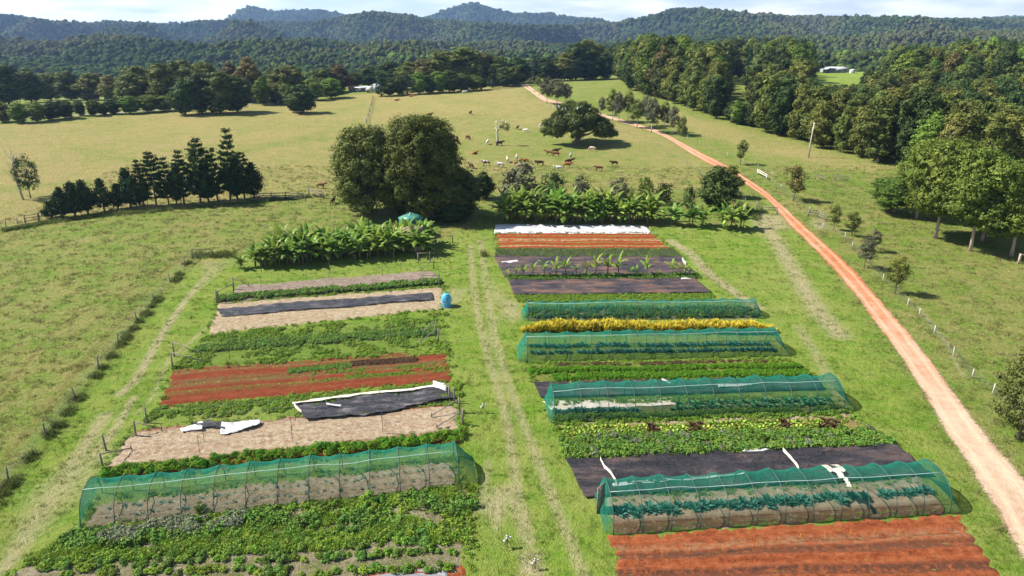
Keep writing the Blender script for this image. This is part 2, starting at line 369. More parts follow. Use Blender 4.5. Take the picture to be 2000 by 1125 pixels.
pf = math_n(t, 'ADD', ramp_n(t, math_n(t, 'DIVIDE', al, 330), [(.10, .95), (.20, .12), (.45, .2), (.65, .8)]), math_n(t, 'MULTIPLY', math_n(t, 'SUBTRACT', ng, .5), 1.5), True)
c = mix_n(t, pf, red, pale)
mid_ = ramp_n(t, ac, [(.38, 0), (.46, 1), (.54, 1), (.62, 0)])
gm = math_n(t, 'MULTIPLY', math_n(t, 'MULTIPLY', mid_, ramp_n(t, math_n(t, 'DIVIDE', al, 330), [(.18, 0), (.23, .8), (.37, .85), (.45, 0)])), ramp_n(t, noise_n(t, w, .9, 5, .7), [(.45, 0), (.6, 1)]), True)
c = mix_n(t, gm, c, (.12, .13, .04))
rut = ramp_n(t, ac, [(.1, 0), (.24, 1), (.36, 0), (.64, 0), (.76, 1), (.9, 0)]); c = mix_n(t, math_n(t, 'MULTIPLY', rut, .6), c, mix_n(t, .6, c, (.6, .44, .3)))
ed = ramp_n(t, ac, [(0.0, 0), (.5, 1)]); e2 = math_n(t, 'ABSOLUTE', math_n(t, 'SUBTRACT', ac, .5))
al_ = math_n(t, 'ADD', math_n(t, 'MULTIPLY', math_n(t, 'SUBTRACT', .56, e2), 9), math_n(t, 'MULTIPLY', math_n(t, 'SUBTRACT', nh, .5), 3.2)); al_ = math_n(t, 'ADD', al_, math_n(t, 'MULTIPLY', math_n(t, 'SUBTRACT', nf, .5), 2.5), True)
finish(t, c, .95, math_n(t, 'ADD', nh, nf), .1, .8, spec=.05, alpha=al_)
struct(link('dirt_road', ribbon('dirt_road', RL, RR, m, .035)))
# pale gravel lane behind the far paddock, on the left
m, t = newmat('pale_gravel'); w = worldco(t); finish(t, ramp_n(t, noise_n(t, w, .6, 5), [(.3, (.17, .17, .10)), (.7, (.27, .26, .18))]), .95)
struct(link('gravel_road', ribbon('gravel_road', [(-250, 246), (0, 233), (160, 226), (300, 216), (420, 209), (560, 200)], [(-250, 243), (0, 231), (160, 224), (300, 214), (420, 207), (560, 198.5)], m, .06, 5, 5, 0)))

# ------------------------------------------------------------------ garden beds
def bl(cs, u, v):      # cs: world corners far-left, far-right, near-right, near-left ; v=0 far
    a, b, c, d = cs; return (a*(1-u)+b*u)*(1-v)+(d*(1-u)+c*u)*v
def corners(px): return [np.array([*P(*p)])[:2] for p in px]
def bed(name, px, mat, base=.05, furrow=(0, 0), rough=.03, edge=.5, res=.25, along=0, seed=0, lift=0.0):
    cs = corners(px); lu = max(np.linalg.norm(cs[1]-cs[0]), np.linalg.norm(cs[2]-cs[3])); lv = max(np.linalg.norm(cs[3]-cs[0]), np.linalg.norm(cs[2]-cs[1]))
    nu, nv = max(int(lu/res), 4), max(int(lv/(res*.6)), 6)
    u, v = np.meshgrid(np.linspace(0, 1, nu+1), np.linspace(0, 1, nv+1)); U, V = u[..., None], v[..., None]
    XY = bl(cs, U, V); rng = np.random.default_rng(seed+len(name))
    wob = (np.sin(u*lu*1.1+seed)+np.sin(u*lu*2.7+seed*2)+.9*np.sin(u*lu*6.1)+.8*np.sin(v*lv*5+u*lu*9))*.13
    d = np.minimum(np.minimum(u, 1-u)*lu+wob*np.cos(v*9), np.minimum(v, 1-v)*lv+wob); e = sstep(d/edge)
    z = hz(XY[..., 0], XY[..., 1])-.05+e*(base+.05)+rng.normal(size=u.shape)*rough*e
    if furrow[0]: z = z+e*furrow[1]*np.sin(v*math.pi*2*furrow[0]+.4*np.sin(u*7))
    ii = (np.arange(nv)[:, None]*(nu+1)+np.arange(nu)[None]).ravel()
    me = MB().add(np.concatenate([XY, z[..., None]], -1).reshape(-1, 3), np.stack([ii, ii+nu+1, ii+nu+2, ii+1], -1)).mesh(name, mat, True)
    for an, arr in (('bu', u*lu), ('bv', v)):
        a = me.attributes.new(an, 'FLOAT', 'POINT'); a.data.foreach_set('value', arr.astype(np.float32).ravel())
    return struct(link(name, me)), cs
def soilmat(name, stops, stripes=None, sc=1.5, bump=.08, stretch=(.35, 1.6, 1)):
    m, t = newmat(name); w = worldco(t); f = noise_n(t, w, sc, 7, .68); g = noise_n(t, w, sc*1.2, 5, .6, stretch); h = noise_n(t, w, sc*7, 5, .8)
    c = ramp_n(t, math_n(t, 'ADD', math_n(t, 'MULTIPLY', f, .36), math_n(t, 'ADD', math_n(t, 'MULTIPLY', g, .22), math_n(t, 'MULTIPLY', h, .42))), stops)
    if stripes:    # rows of another colour laid along the bed: list of (v position, half width, colour, breakup)
        bv = attr(t, 'bv')
        for k, (v0, hw, col, br) in enumerate(stripes):
            s = ramp_n(t, math_n(t, 'ADD', bv, math_n(t, 'MULTIPLY', math_n(t, 'SUBTRACT', g, .5), .03)), [(max(v0-hw*1.4, 0), 0), (max(v0-hw*.7, .001), 1), (v0+hw*.7, 1), (v0+hw*1.4, 0)])
            s = math_n(t, 'MULTIPLY', s, ramp_n(t, noise_n(t, w, 2.1+k*.37, 5, .75), [(br-.08, 0), (br+.08, 1)]))
            c = mix_n(t, s, c, col)
    finish(t, c, .96, math_n(t, 'ADD', h, math_n(t, 'ADD', f, g)), bump*2.2, 1.0, spec=.05); return m
RED1, RED2, RED3 = (.14, .034, .014), (.31, .088, .032), (.43, .155, .07)
STR1, STR2, STR3 = (.2, .13, .075), (.40, .30, .185), (.56, .47, .32)
M_red = soilmat('tilled_red_soil', [(.4, RED1), (.5, RED2), (.62, RED3)])
M_red_big = soilmat('tilled_red_soil_rows', [(.4, RED1), (.5, RED2), (.62, RED3)], [(.27, .06, (.30, .17, .09), .52), (.40, .05, (.13, .06, .035), .45), (.68, .06, (.115, .05, .03), .45), (.9, .05, (.34, .23, .13), .5)])
M_red_top = soilmat('red_soil_with_straw_rows', [(.35, RED1), (.5, (.27, .06, .022)), (.68, (.34, .1, .04))], [(.46, .03, STR2, .5), (.82, .022, STR3, .5), (.36, .02, STR2, .53)])
M_red_seed = soilmat('red_soil_seed_rows', [(.35, (.13, .032, .014)), (.5, (.2, .05, .022)), (.68, (.28, .095, .04))], [(.12, .07, (.15, .13, .05), .52), (.45, .09, (.13, .12, .045), .5), (.68, .06, (.1, .12, .03), .52)])
M_straw = soilmat('straw_mulch', [(.38, STR1), (.47, STR2), (.58, STR3)], sc=2.2, bump=.12)
M_straw_red = soilmat('straw_over_red_soil', [(.38, (.22, .115, .065)), (.45, (.38, .265, .165)), (.56, (.56, .46, .31))], [(.06, .04, (.25, .08, .04), .45), (.95, .05, (.24, .09, .045), .5), (.7, .07, (.3, .14, .08), .56), (.35, .28, (.3, .15, .09), .6), (.55, .3, (.6, .52, .38), .58)], sc=2.0, bump=.12)
M_grey = soilmat('grey_brown_mulch', [(.40, (.15, .11, .08)), (.48, (.28, .215, .165)), (.6, (.44, .36, .28))], sc=2, bump=.12)
M_weedy = soilmat('weedy_green_bed', [(.36, (.10, .15, .02)), (.47, (.17, .27, .035)), (.6, (.26, .33, .09))], sc=1.2, bump=.25)
M_onion = soilmat('grey_green_bed', [(.33, (.14, .13, .08)), (.47, (.14, .19, .07)), (.64, (.17, .22, .12))], sc=2.2, bump=.25)
M_veg = soilmat('straw_and_weeds_bed', [(.36, (.11, .17, .03)), (.46, (.2, .19, .09)), (.58, (.42, .34, .25))], sc=.7, bump=.2)
bed('straw_bed', [(466, 556), (848, 527), (864, 556), (424, 594)], M_grey, .05, rough=.02)
B_straw2 = [(425, 592), (866, 560), (870, 604), (402, 656)]
bed('straw_bed', B_straw2, M_straw, .06, rough=.025, seed=3)
B_weed1 = [(402, 656), (872, 612), (880, 690), (338, 722)]
bed('weedy_bed', B_weed1, M_weedy, .03, rough=.03, seed=1)
B_red1 = [(334, 722), (872, 683), (888, 745), (306, 798)]
bed('red_soil_bed', B_red1, M_red_seed, .08, (6, .06), rough=.015, seed=2)
B_straw3 = [(262, 838), (892, 788), (906, 842), (192, 922)]
bed('straw_bed', B_straw3, M_straw_red, .06, rough=.03, seed=5)
B_carrot0 = [(200, 918), (905, 842), (905, 866), (190, 942)]
bed('red_soil_bed', B_carrot0, M_red, .05, seed=7)
B_tl = [(185, 982), (885, 897), (905, 952), (158, 1040)]
bed('straw_bed', B_tl, M_straw, .05, rough=.03, seed=8)
B_veg = [(150, 1040), (925, 950), (908, 1150), (-20, 1150)]
bed('vegetable_bed', B_veg, M_veg, .04, rough=.03, seed=9)
B_red_corner = [(700, 1118), (905, 1095), (925, 1150), (700, 1150)]
# right block
B_top = [(966, 456), (1276, 456), (1314, 488), (971, 488)]
bed('red_soil_bed', B_top, M_red_top, .06, (5, .07), rough=.015, seed=4)
bed('onion_bed', [(969, 487), (1316, 487), (1332, 502), (966, 502)], M_onion, .04, seed=6)
bed('weedy_bed', [(1003, 576), (1392, 573), (1400, 588), (1012, 588)], M_weedy, .03, seed=11)
B_r1 = [(1022, 600), (1472, 600), (1486, 626), (1030, 628)]
bed('vegetable_bed', B_r1, soilmat('mottled_green_bed', [(.33, (.07, .09, .03)), (.5, (.15, .17, .07)), (.66, (.27, .24, .15))], sc=1.3), .04, seed=12)  # soil colour varies by noise from dark green to straw
B_r2 = [(1022, 672), (1512, 670), (1535, 700), (1028, 711)]
bed('vegetable_bed', B_r2, M_weedy, .04, seed=13)
B_mid = [(1030, 711), (1540, 700), (1592, 738), (1042, 748)]
bed('carrot_bed', B_mid, soilmat('carrot_soil', [(.33, (.09, .1, .025)), (.5, (.12, .16, .03)), (.68, (.26, .12, .05))], sc=.8), .05, (4, .03), seed=14)
B_r3 = [(1060, 786), (1622, 772), (1655, 807), (1082, 828)]
bed('vegetable_bed', B_r3, soilmat('brown_green_soil', [(.33, (.16, .07, .03)), (.5, (.12, .15, .05)), (.66, (.2, .2, .09))], sc=1.1), .04, seed=15)
B_let = [(1085, 828), (1660, 806), (1700, 845), (1100, 862)]
bed('lettuce_bed', B_let, soilmat('lettuce_soil', [(.35, (.23, .07, .03)), (.48, (.2, .16, .06)), (.62, (.13, .2, .04))], [(.1, .1, (.34, .25, .18), .42)], sc=.9), .05, seed=16)
B_wee2 = [(1095, 858), (1700, 842), (1748, 868), (1105, 896)]
bed('weedy_bed', B_wee2, M_weedy, .05, rough=.05, seed=17)
B_r4 = [(1174, 966), (1798, 928), (1858, 1006), (1196, 1046)]
bed('vegetable_bed', B_r4, soilmat('straw_and_brown_soil', [(.36, (.19, .11, .06)), (.46, (.36, .26, .16)), (.6, (.5, .4, .27))], [(.85, .14, (.2, .1, .05), .4)], sc=1.5), .06, rough=.02, seed=18)
B_big = [(1184, 1047), (1872, 1003), (1985, 1165), (1212, 1165)]
bed('red_soil_bed', B_big, M_red_big, .1, (7, .075), rough=.02, seed=19)

# ------------------------------------------------------------------ plastic sheets and weed mat
def sheetmat(name, cols, rough=.5, spec=.4, sc=.8, stretch=(.35, 1.5, 1), crease=.05):
    m, t = newmat(name); w = worldco(t); f = noise_n(t, w, sc, 7, .65, stretch); g = noise_n(t, w, sc*.3, 4, .6); h = noise_n(t, w, sc*4, 5, .6, stretch)
    c = ramp_n(t, math_n(t, 'ADD', math_n(t, 'MULTIPLY', f, .6), math_n(t, 'MULTIPLY', g, .4)), cols)
    finish(t, c, rough, math_n(t, 'ADD', f, math_n(t, 'MULTIPLY', h, .5)), crease, 1.0, spec=spec); return m
M_mat = sheetmat('black_weed_mat', [(.42, (.010, .009, .013)), (.51, (.03, .024, .028)), (.6, (.095, .062, .052))], .5, .45, crease=.55)
M_mat2 = sheetmat('dusty_weed_mat', [(.42, (.018, .016, .025)), (.5, (.058, .042, .043)), (.58, (.15, .078, .052))], .6, .35, crease=.4)
M_dark = sheetmat('black_plastic', [(.42, (.01, .01, .014)), (.51, (.035, .032, .04)), (.58, (.13, .11, .11)), (.66, (.3, .27, .26))], .38, .7, 1.6, crease=.5)  # paler streaks in the colour ramp imitate highlights on the wrinkles
M_white = sheetmat('white_plastic', [(.40, (.36, .35, .35)), (.58, (.60, .59, .58))], .45, .4, 1.0, crease=.18)
M_cream = sheetmat('soiled_cream_plastic', [(.35, (.45, .36, .26)), (.6, (.72, .66, .55))], .5, .3, 1.0, crease=.1)
M_silver = sheetmat('silver_plastic', [(.38, (.16, .165, .18)), (.6, (.3, .3, .32))], .4, .5, 1.0, crease=.1)
def sheet(name, px, mat, label, cat, base=.1, wr=.06, res=.2, seed=0, ragged=.15, group=None, fold=0):
    """a cloth on the ground: px = far edge points left to right, then near edge points left to right (same count)"""
    k = len(px)//2; A = wpts(px[:k]); B = wpts(px[k:]); lu = np.linalg.norm(np.diff((A+B)/2, axis=0), axis=1).sum(); lv = np.linalg.norm(A-B, axis=1).max()
    nu, nv = max(int(lu/res), 6), max(int(lv/res), 5); tt = np.linspace(0, k-1, nu+1)
    a = np.stack([np.interp(tt, range(k), A[:, i]) for i in (0, 1)], -1); b = np.stack([np.interp(tt, range(k), B[:, i]) for i in (0, 1)], -1)
    v = np.linspace(0, 1, nv+1)[None, :, None]; rr = np.arange(nu+1)*res
    ja = np.array([mnoise.noise(Vector((x*.9, seed, 0))) for x in rr])*ragged; jb = np.array([mnoise.noise(Vector((x*.9, seed, 9))) for x in rr])*ragged
    dv = (b-a)/np.maximum(np.linalg.norm(b-a, axis=1, keepdims=True), 1e-6)
    a = a+dv*ja[:, None]; b = b+dv*jb[:, None]
    XY = a[:, None]*(1-v)+b[:, None]*v; z = hz(XY[..., 0], XY[..., 1])
    H = np.zeros(z.shape)
    for i in range(nu+1):
        for j in range(nv+1):
            p = XY[i, j]; H[i, j] = mnoise.fractal(Vector((p[0]*.55+seed, p[1]*1.6, seed*.7)), .8, 2.2, 4)+.6*abs(mnoise.noise(Vector((p[0]*.9+3*p[1], p[1]*1.1-seed, 3))))
    z = z+base+wr*(H-.2)+.03*RNG.random(z.shape)*(fold > 0)
    top = np.concatenate([XY, z[..., None]], -1); bot = top.copy(); bot[..., 2] -= .025
    nr, nc = z.shape; ii = (np.arange(nr-1)[:, None]*nc+np.arange(nc-1)[None]).ravel(); q = np.stack([ii, ii+1, ii+nc+1, ii+nc], -1)
    n0 = nr*nc; e = [(i*nc, (i+1)*nc) for i in range(nr-1)]+[((i+1)*nc+nc-1, i*nc+nc-1) for i in range(nr-1)]+[(j+1, j) for j in range(nc-1)]+[((nr-1)*nc+j, (nr-1)*nc+j+1) for j in range(nc-1)]
    me = MB().add(np.concatenate([top.reshape(-1, 3), bot.reshape(-1, 3)]), np.concatenate([q, q[:, ::-1]+n0, [[a_, b_, b_+n0, a_+n0] for a_, b_ in e]])).mesh(name, mat, True)
    o = link(name, me); tag(o, label, cat, group); return o
sheet('plastic_sheet', [(968, 440), (1110, 441), (1261, 442), (965, 457), (1115, 457), (1275, 458)], M_white, 'bright white plastic sheet laid on the ground in front of the right banana row', 'sheet', .12, .08, seed=1)
sheet('weed_mat', [(964, 501), (1150, 502), (1328, 502), (985, 541), (1160, 541), (1362, 538)], M_mat2, 'purplish black weed mat under the row of young banana plants', 'weed mat', .17, .09, seed=2)
sheet('weed_mat', [(992, 547), (1180, 546), (1354, 543), (1003, 577), (1190, 575), (1390, 573)], M_mat2, 'reddish black weed mat between the young bananas and the farthest net tunnel', 'weed mat', .17, .1, seed=3)
sheet('weed_mat', [(1042, 748), (1300, 744), (1594, 739), (1056, 778), (1310, 772), (1612, 762)], M_mat, 'black weed mat half hidden behind the third net tunnel', 'weed mat', .16, .08, seed=4)
sheet('weed_mat', [(1102, 894), (1320, 885), (1520, 880), (1746, 867), (1142, 975), (1360, 960), (1560, 948), (1822, 930)], M_mat, 'largest black weed mat, wrinkled, behind the nearest right hand net tunnel', 'weed mat', .22, .17, seed=5)
sheet('weed_mat', [(424, 605), (640, 588), (845, 574), (434, 620), (640, 604), (847, 588)], M_dark, 'narrow black plastic strip across the straw bed beside the blue bundle', 'weed mat', .2, .13, seed=6)
sheet('weed_mat', [(576, 794), (720, 776), (866, 757), (597, 824), (740, 812), (890, 780)], M_dark, 'crumpled black plastic sheet with a pale edge on the left straw bed', 'weed mat', .3, .2, seed=7, fold=1)
def strip(name, pts, w, mat, label, cat='plastic strip', base=.2, seed=0):
    a = [(x, y-w/2) for x, y in pts]; b = [(x, y+w/2) for x, y in pts]
    return sheet(name, a+b, mat, label, cat, base, .05, .16, seed, .12)
strip('plastic_strip', [(572, 795), (700, 777), (800, 768), (868, 757)], 4, M_cream, 'long cream plastic strip folded along the back of the crumpled black sheet', seed=1, base=.42)
strip('plastic_strip', [(846, 757), (858, 760), (872, 766)], 12, M_white, 'white plastic corner bunched at the right end of the crumpled black sheet', seed=2, base=.44)
strip('plastic_strip', [(575, 797), (590, 812)], 6, M_cream, 'short cream plastic edge at the left end of the crumpled black sheet', seed=3, base=.42)
strip('plastic_strip', [(638, 797), (655, 800), (667, 801)], 3, M_white, 'thin white plastic scrap on the crumpled black sheet', seed=4, base=.48)
strip('plastic_strip', [(980, 515), (1012, 512)], 4, M_white, 'white plastic scrap at the left of the young bananas', seed=5)
strip('plastic_strip', [(1332, 508), (1340, 518)], 7, M_white, 'white plastic corner at the right end of the young banana mat', seed=6)
strip('plastic_strip', [(1172, 901), (1180, 918), (1193, 930), (1205, 950)], 7, M_cream, 'crooked cream plastic strip across the left of the largest weed mat', seed=7, base=.36)
strip('plastic_strip', [(1245, 893), (1280, 891), (1290, 893)], 4, M_white, 'white plastic strip at the back edge of the largest weed mat', seed=8, base=.24)
strip('plastic_strip', [(1450, 884), (1490, 884), (1515, 878)], 5, M_white, 'white plastic roll near the middle back edge of the largest weed mat', seed=9, base=.26)
strip('plastic_strip', [(1528, 884), (1545, 902), (1560, 922)], 7, M_cream, 'second cream plastic strip crossing the largest weed mat near its middle', seed=10, base=.36)
strip('plastic_strip', [(1292, 743), (1310, 751)], 4, M_white, 'white plastic scrap on the mat behind the third net tunnel', seed=11)
strip('plastic_strip', [(1330, 546), (1352, 545)], 4, M_white, 'white plastic scrap on the back right corner of the reddish mat', seed=12)
sheet('plastic_sheet', [(1060, 786), (1190, 783), (1316, 778), (1078, 804), (1200, 797), (1326, 792)], M_cream, 'long cream plastic sheet lying inside the third net tunnel', 'sheet', .12, .06, seed=8)
sheet('plastic_sheet', [(1195, 948), (1300, 939), (1400, 933), (1455, 928), (1197, 955), (1302, 944), (1402, 937), (1455, 930)], M_white, 'thin white plastic sheet edge inside the nearest right hand net tunnel', 'sheet', .25, .05, seed=9)
sheet('plastic_sheet', [(1402, 757), (1440, 756), (1468, 755), (1402, 762), (1440, 760), (1468, 758)], M_white, 'short white plastic sheet under the third net tunnel', 'sheet', .35, .04, seed=10)
sheet('plastic_sheet', [(726, 1128), (790, 1118), (872, 1107), (726, 1160), (790, 1160), (880, 1160)], M_silver, 'silver grey plastic sheet at the foot of the vegetable bed', 'sheet', .1, .06, seed=11)
bed('red_soil_bed', B_red_corner, M_red, .05, seed=21)
# the two tone crumpled tarpaulin on the straw
tp = empty('crumpled_tarpaulin', P(430, 842), 'crumpled white and black tarpaulin lying on the left straw bed', 'tarpaulin')
def tpart(nm, px, mat, b, wr, seed):
    o = sheet(nm, px, mat, '', '', b, wr, .12, seed, .25, fold=1)
    for k in ('label', 'category'): del o[k]
    o.parent = tp; o.location = -tp.location
tpart('white_end', [(352, 841), (380, 831), (398, 828), (356, 848), (380, 845), (397, 842)], M_white, .22, .2, 1)
tpart('black_middle', [(376, 829), (410, 826), (440, 829), (392, 839), (415, 838), (440, 842)], M_dark, .2, .2, 2)
tpart('white_cloth', [(434, 829), (470, 827), (511, 827), (430, 850), (462, 848), (508, 834)], M_white, .24, .18, 3)

# ------------------------------------------------------------------ net tunnels
m, t = newmat('green_shade_net'); w = worldco(t); f = noise_n(t, w, 2, 4)
g_ = nn(t, 'ShaderNodeNewGeometry'); vm = nn(t, 'ShaderNodeVectorMath', operation='DOT_PRODUCT'); t.links.new(g_.outputs['Incoming'], vm.inputs[0]); t.links.new(g_.outputs['Normal'], vm.inputs[1])
# woven mesh: the slanted ray meets more thread, cover = 1 - open^(1/cos)
cs0 = math_n(t, 'MAXIMUM', math_n(t, 'ABSOLUTE', vm.outputs['Value']), .13); opn = math_n(t, 'ADD', math_n(t, 'MULTIPLY', f, -.1), .80)
finish(t, ramp_n(t, f, [(.3, (.008, .14, .09)), (.7, (.02, .21, .14))]), .9, spec=.08, transl=.35, alpha=math_n(t, 'SUBTRACT', 1.0, math_n(t, 'POWER', opn, math_n(t, 'DIVIDE', 1.0, cs0)))); M_net = m
m, t = newmat('black_shade_net'); finish(t, (.012, .02, .014), .6, spec=.2, transl=.2, alpha=.72); M_bnet = m
M_hoop = simple('green_grey_pipe', (.05, .12, .1), (.03, .07, .06), 2, .5)
M_rope = simple('pale_cord', (.5, .62, .58), None, 2, .6)
M_post = simple('weathered_grey_timber', (.26, .225, .19), (.13, .11, .09), 4, .9, .1, .02)
def tunnel(label, n0, n1, width, height, nh, lean0, lean1, flap=0, slab=False):
    a, b = P(*n0), P(*n1); ax = Vector((b.x-a.x, b.y-a.y, 0)); Ln = ax.length; ax.normalize(); nv = Vector((-ax.y, ax.x, 0))
    root = empty('net_tunnel', a, label, 'net tunnel', 'green shade net tunnels over the vegetable beds'); o0 = Vector(a)
    def pt(s, phi, hh=1.0, ww=1.0):
        c = math.cos(phi); sn = math.sin(phi); off = width/2*(1-math.copysign(abs(c)**.85, c)*ww)
        x, y = a.x+ax.x*s+nv.x*off, a.y+ax.y*s+nv.y*off
        return Vector((x, y, gz(x, y)+height*hh*sn**.8+.02))-o0
    sp = Ln/(nh-1); K = 18; per = 6; nS = (nh-1)*per
    jit = [random.uniform(-.03, .03) for _ in range(nh)]; jz = [random.uniform(-.03, .03) for _ in range(nh)]
    v = []
    for i in range(nS+1):
        s = Ln*i/nS; fr = (i % per)/per; k = i//per; sag = math.sin(fr*math.pi)
        hj = jz[k]*(1-fr)+jz[min(k+1, nh-1)]*fr
        for j in range(K+1):
            ph = math.pi*j/K; v.append(pt(s, ph, 1+hj-.11*sag*math.sin(ph)+.02*mnoise.noise(Vector((i*.6, j*.9, 1))), 1-.05*sag+.03*mnoise.noise(Vector((i*.5, j*.7, 7)))))
    q = [[i*(K+1)+j, (i+1)*(K+1)+j, (i+1)*(K+1)+j+1, i*(K+1)+j+1] for i in range(nS) for j in range(K)]
    link('net', MB().add([tuple(p) for p in v], q).mesh('net', M_net, True), root)
    for k in range(nh):
        s = Ln*k/(nh-1); pts = [pt(s+jit[k]*.5*math.sin(math.pi*j/14), math.pi*j/14, 1+jz[k]+.012) for j in range(15)]
        link('hoop', MB().tube(pts, .031, 5).mesh('hoop', M_hoop), root)
    rp = [pt(Ln*i/nS, math.pi*.42, 1.02+jz[min(i//per, nh-1)]) for i in range(0, nS+1, 3)]
    link('ridge_cord', MB().tube(rp, .022, 4).mesh('ridge_cord', M_rope), root)
    rp = [pt(Ln*i/nS, math.pi*.12, 1.01) for i in range(0, nS+1, 3)]
    link('side_wire', MB().tube(rp, .01, 4).mesh('side_wire', M_hoop), root)
    for s0, lean, nm in ((0, lean0, -1), (Ln, lean1, 1)):
        vv = []; R = 7
        for r in range(R+1):
            f = r/R
            for j in range(K+1):
                ph = math.pi*j/K; p = pt(s0+nm*lean*f, ph, 1-f**.95*.98, 1-.12*f); vv.append(p+Vector((random.gauss(0, .03), random.gauss(0, .03), 0)))
        qq = [[r*(K+1)+j, (r+1)*(K+1)+j, (r+1)*(K+1)+j+1, r*(K+1)+j+1] for r in range(R) for j in range(K)]
        link('end_net', MB().add([tuple(p) for p in vv], qq).mesh('end_net', M_net, True), root)
    return root, o0, pt, Ln
T0 = tunnel('left net tunnel, over straw beside the leafy vegetable bed', (160, 1036), (897, 951), 4.1, 2.25, 13, .35, 1.5)
T1 = tunnel('farthest and smallest green net tunnel, behind the yellow shrubs', (1032, 627), (1480, 622), 3.0, 1.75, 16, .7, .9)
T2 = tunnel('second green net tunnel, directly in front of the yellow shrubs', (1030, 709), (1525, 696), 4.0, 2.2, 13, .9, 1.1)
T3 = tunnel('third green net tunnel, over the cream sheet and cabbages', (1084, 828), (1648, 804), 4.4, 2.35, 12, .5, 1.2)
T4 = tunnel('nearest right hand green net tunnel, beside the tilled red soil', (1198, 1045), (1855, 1004), 4.4, 2.4, 13, .55, 1.1)
# torn pale cloth caught over the ridge of the nearest right tunnel
rt4, o4, pt4, Ln4 = T4; M_cloth = simple('pale_torn_cloth', (.5, .5, .4), (.34, .36, .28), 2, .8)
cl = empty('torn_cloth', o4, 'torn pale cloth draped over the ridge of the nearest right hand net tunnel', 'cloth')
mbc = MB()
for s0, s1, p0, p1 in ((.664, .682, .5, .66), (.68, .700, .42, .55), (.698, .716, .5, .66), (.690, .704, .31, .43)):
    k = 7; vv = [tuple(pt4(Ln4*(s0+(s1-s0)*i/k)+random.gauss(0, .04), math.pi*(p0+(p1-p0)*j/k)+random.gauss(0, .012), 1.03+.015*random.random(), 1.02)) for i in range(k+1) for j in range(k+1)]
    mbc.add(vv, [[i*(k+1)+j, (i+1)*(k+1)+j, (i+1)*(k+1)+j+1, i*(k+1)+j+1] for i in range(k) for j in range(k)])
link('cloth', mbc.mesh('cloth', M_cloth), cl)
# door board leaning at the nearest right tunnel
bp = P(1166, 1003); rt = empty('door_frame', bp, 'upright pale mesh door at the left end of the nearest right tunnel', 'door', rz=.9)
fm = MB(); hh = 2.15; ww = .95
for x in (0, ww): fm.box((x, 0, hh/2), (.07, .06, hh))
for z in (.04, hh-.03, hh*.5): fm.box((ww/2, .002, z), (ww-.07, .05, .07))
link('frame', fm.mesh('frame', M_post), rt)
link('panel', MB().box((ww/2, 0, hh/2), (ww-.08, .02, hh-.1)).mesh('panel', simple('dull_mesh_panel', (.42, .38, .28), (.3, .3, .2), 3)), rt)
# ------------------------------------------------------------------ scattered cover (nobody could count it)
def scatter(name, pts, sc, protos, label, cat, tilt=.15, seed=0, pick=None):
    me = bpy.data.meshes.new(name); me.vertices.add(len(pts)); me.vertices.foreach_set('co', np.asarray(pts, np.float32).ravel())
    a = me.attributes.new('sz', 'FLOAT', 'POINT'); a.data.foreach_set('value', np.asarray(sc, np.float32))
    if pick is not None: a = me.attributes.new('pick', 'INT', 'POINT'); a.data.foreach_set('value', np.asarray(pick, np.int32))
    o = link(name, me); tag(o, label, cat, None, 'stuff')
    pc = bpy.data.collections.new(name+'_kinds')
    for i, pm in enumerate(protos): po = bpy.data.objects.new(f'{name}_kind', pm); pc.objects.link(po)
    g = bpy.data.node_groups.new(name, 'GeometryNodeTree')
    g.interface.new_socket('Geometry', in_out='INPUT', socket_type='NodeSocketGeometry'); g.interface.new_socket('Geometry', in_out='OUTPUT', socket_type='NodeSocketGeometry')
    gi, go = g.nodes.new('NodeGroupInput'), g.nodes.new('NodeGroupOutput'); ip = g.nodes.new('GeometryNodeInstanceOnPoints')
    ci = g.nodes.new('GeometryNodeCollectionInfo'); ci.inputs[0].default_value = pc; ci.inputs['Separate Children'].default_value = True; ci.inputs['Reset Children'].default_value = True
    na = g.nodes.new('GeometryNodeInputNamedAttribute'); na.data_type = 'FLOAT'; na.inputs[0].default_value = 'sz'
    rv = g.nodes.new('FunctionNodeRandomValue'); rv.data_type = 'FLOAT_VECTOR'; rv.inputs[0].default_value = (-tilt, -tilt, 0); rv.inputs[1].default_value = (tilt, tilt, 6.283); rv.inputs['Seed'].default_value = seed
    K = g.links.new; K(gi.outputs[0], ip.inputs['Points']); K(ci.outputs[0], ip.inputs['Instance']); ip.inputs['Pick Instance'].default_value = True
    if pick is not None: nb = g.nodes.new('GeometryNodeInputNamedAttribute'); nb.data_type = 'INT'; nb.inputs[0].default_value = 'pick'; K(nb.outputs[0], ip.inputs['Instance Index'])
    K(rv.outputs[0], ip.inputs['Rotation']); K(na.outputs[0], ip.inputs['Scale']); K(ip.outputs[0], go.inputs[0])
    md = o.modifiers.new('scatter', 'NODES'); md.node_group = g; return o
def blade(mb, base, az, el, ln, w, droop, ns=3, fold=0.0, rag=0.0, rng=random):
    """one leaf: a strip that leaves base at elevation el and droops"""
    p = Vector(base); side = Vector((-math.sin(az), math.cos(az), 0)); v = []; st = ln/ns
    for i in range(ns+1):
        f = i/ns; ww = w*(math.sin(math.pi*min(.97, f*.86+.14))**.6)*(1-rag*rng.random()*(i % 2)); up = Vector((0, 0, 1))
        if fold:
            v += [p-side*ww/2-up*fold*ww*.35, p, p+side*ww/2-up*fold*ww*.35]
        else: v += [p-side*ww/2, p+side*ww/2]
        e = el-droop*f*f; p = p+Vector((math.cos(az)*math.cos(e), math.sin(az)*math.cos(e), math.sin(e)))*st
    c = 3 if fold else 2
    q = [[i*c+j, (i+1)*c+j, (i+1)*c+j+1, i*c+j+1] for i in range(ns) for j in range(c-1)]
    mb.add([tuple(x) for x in v], q)
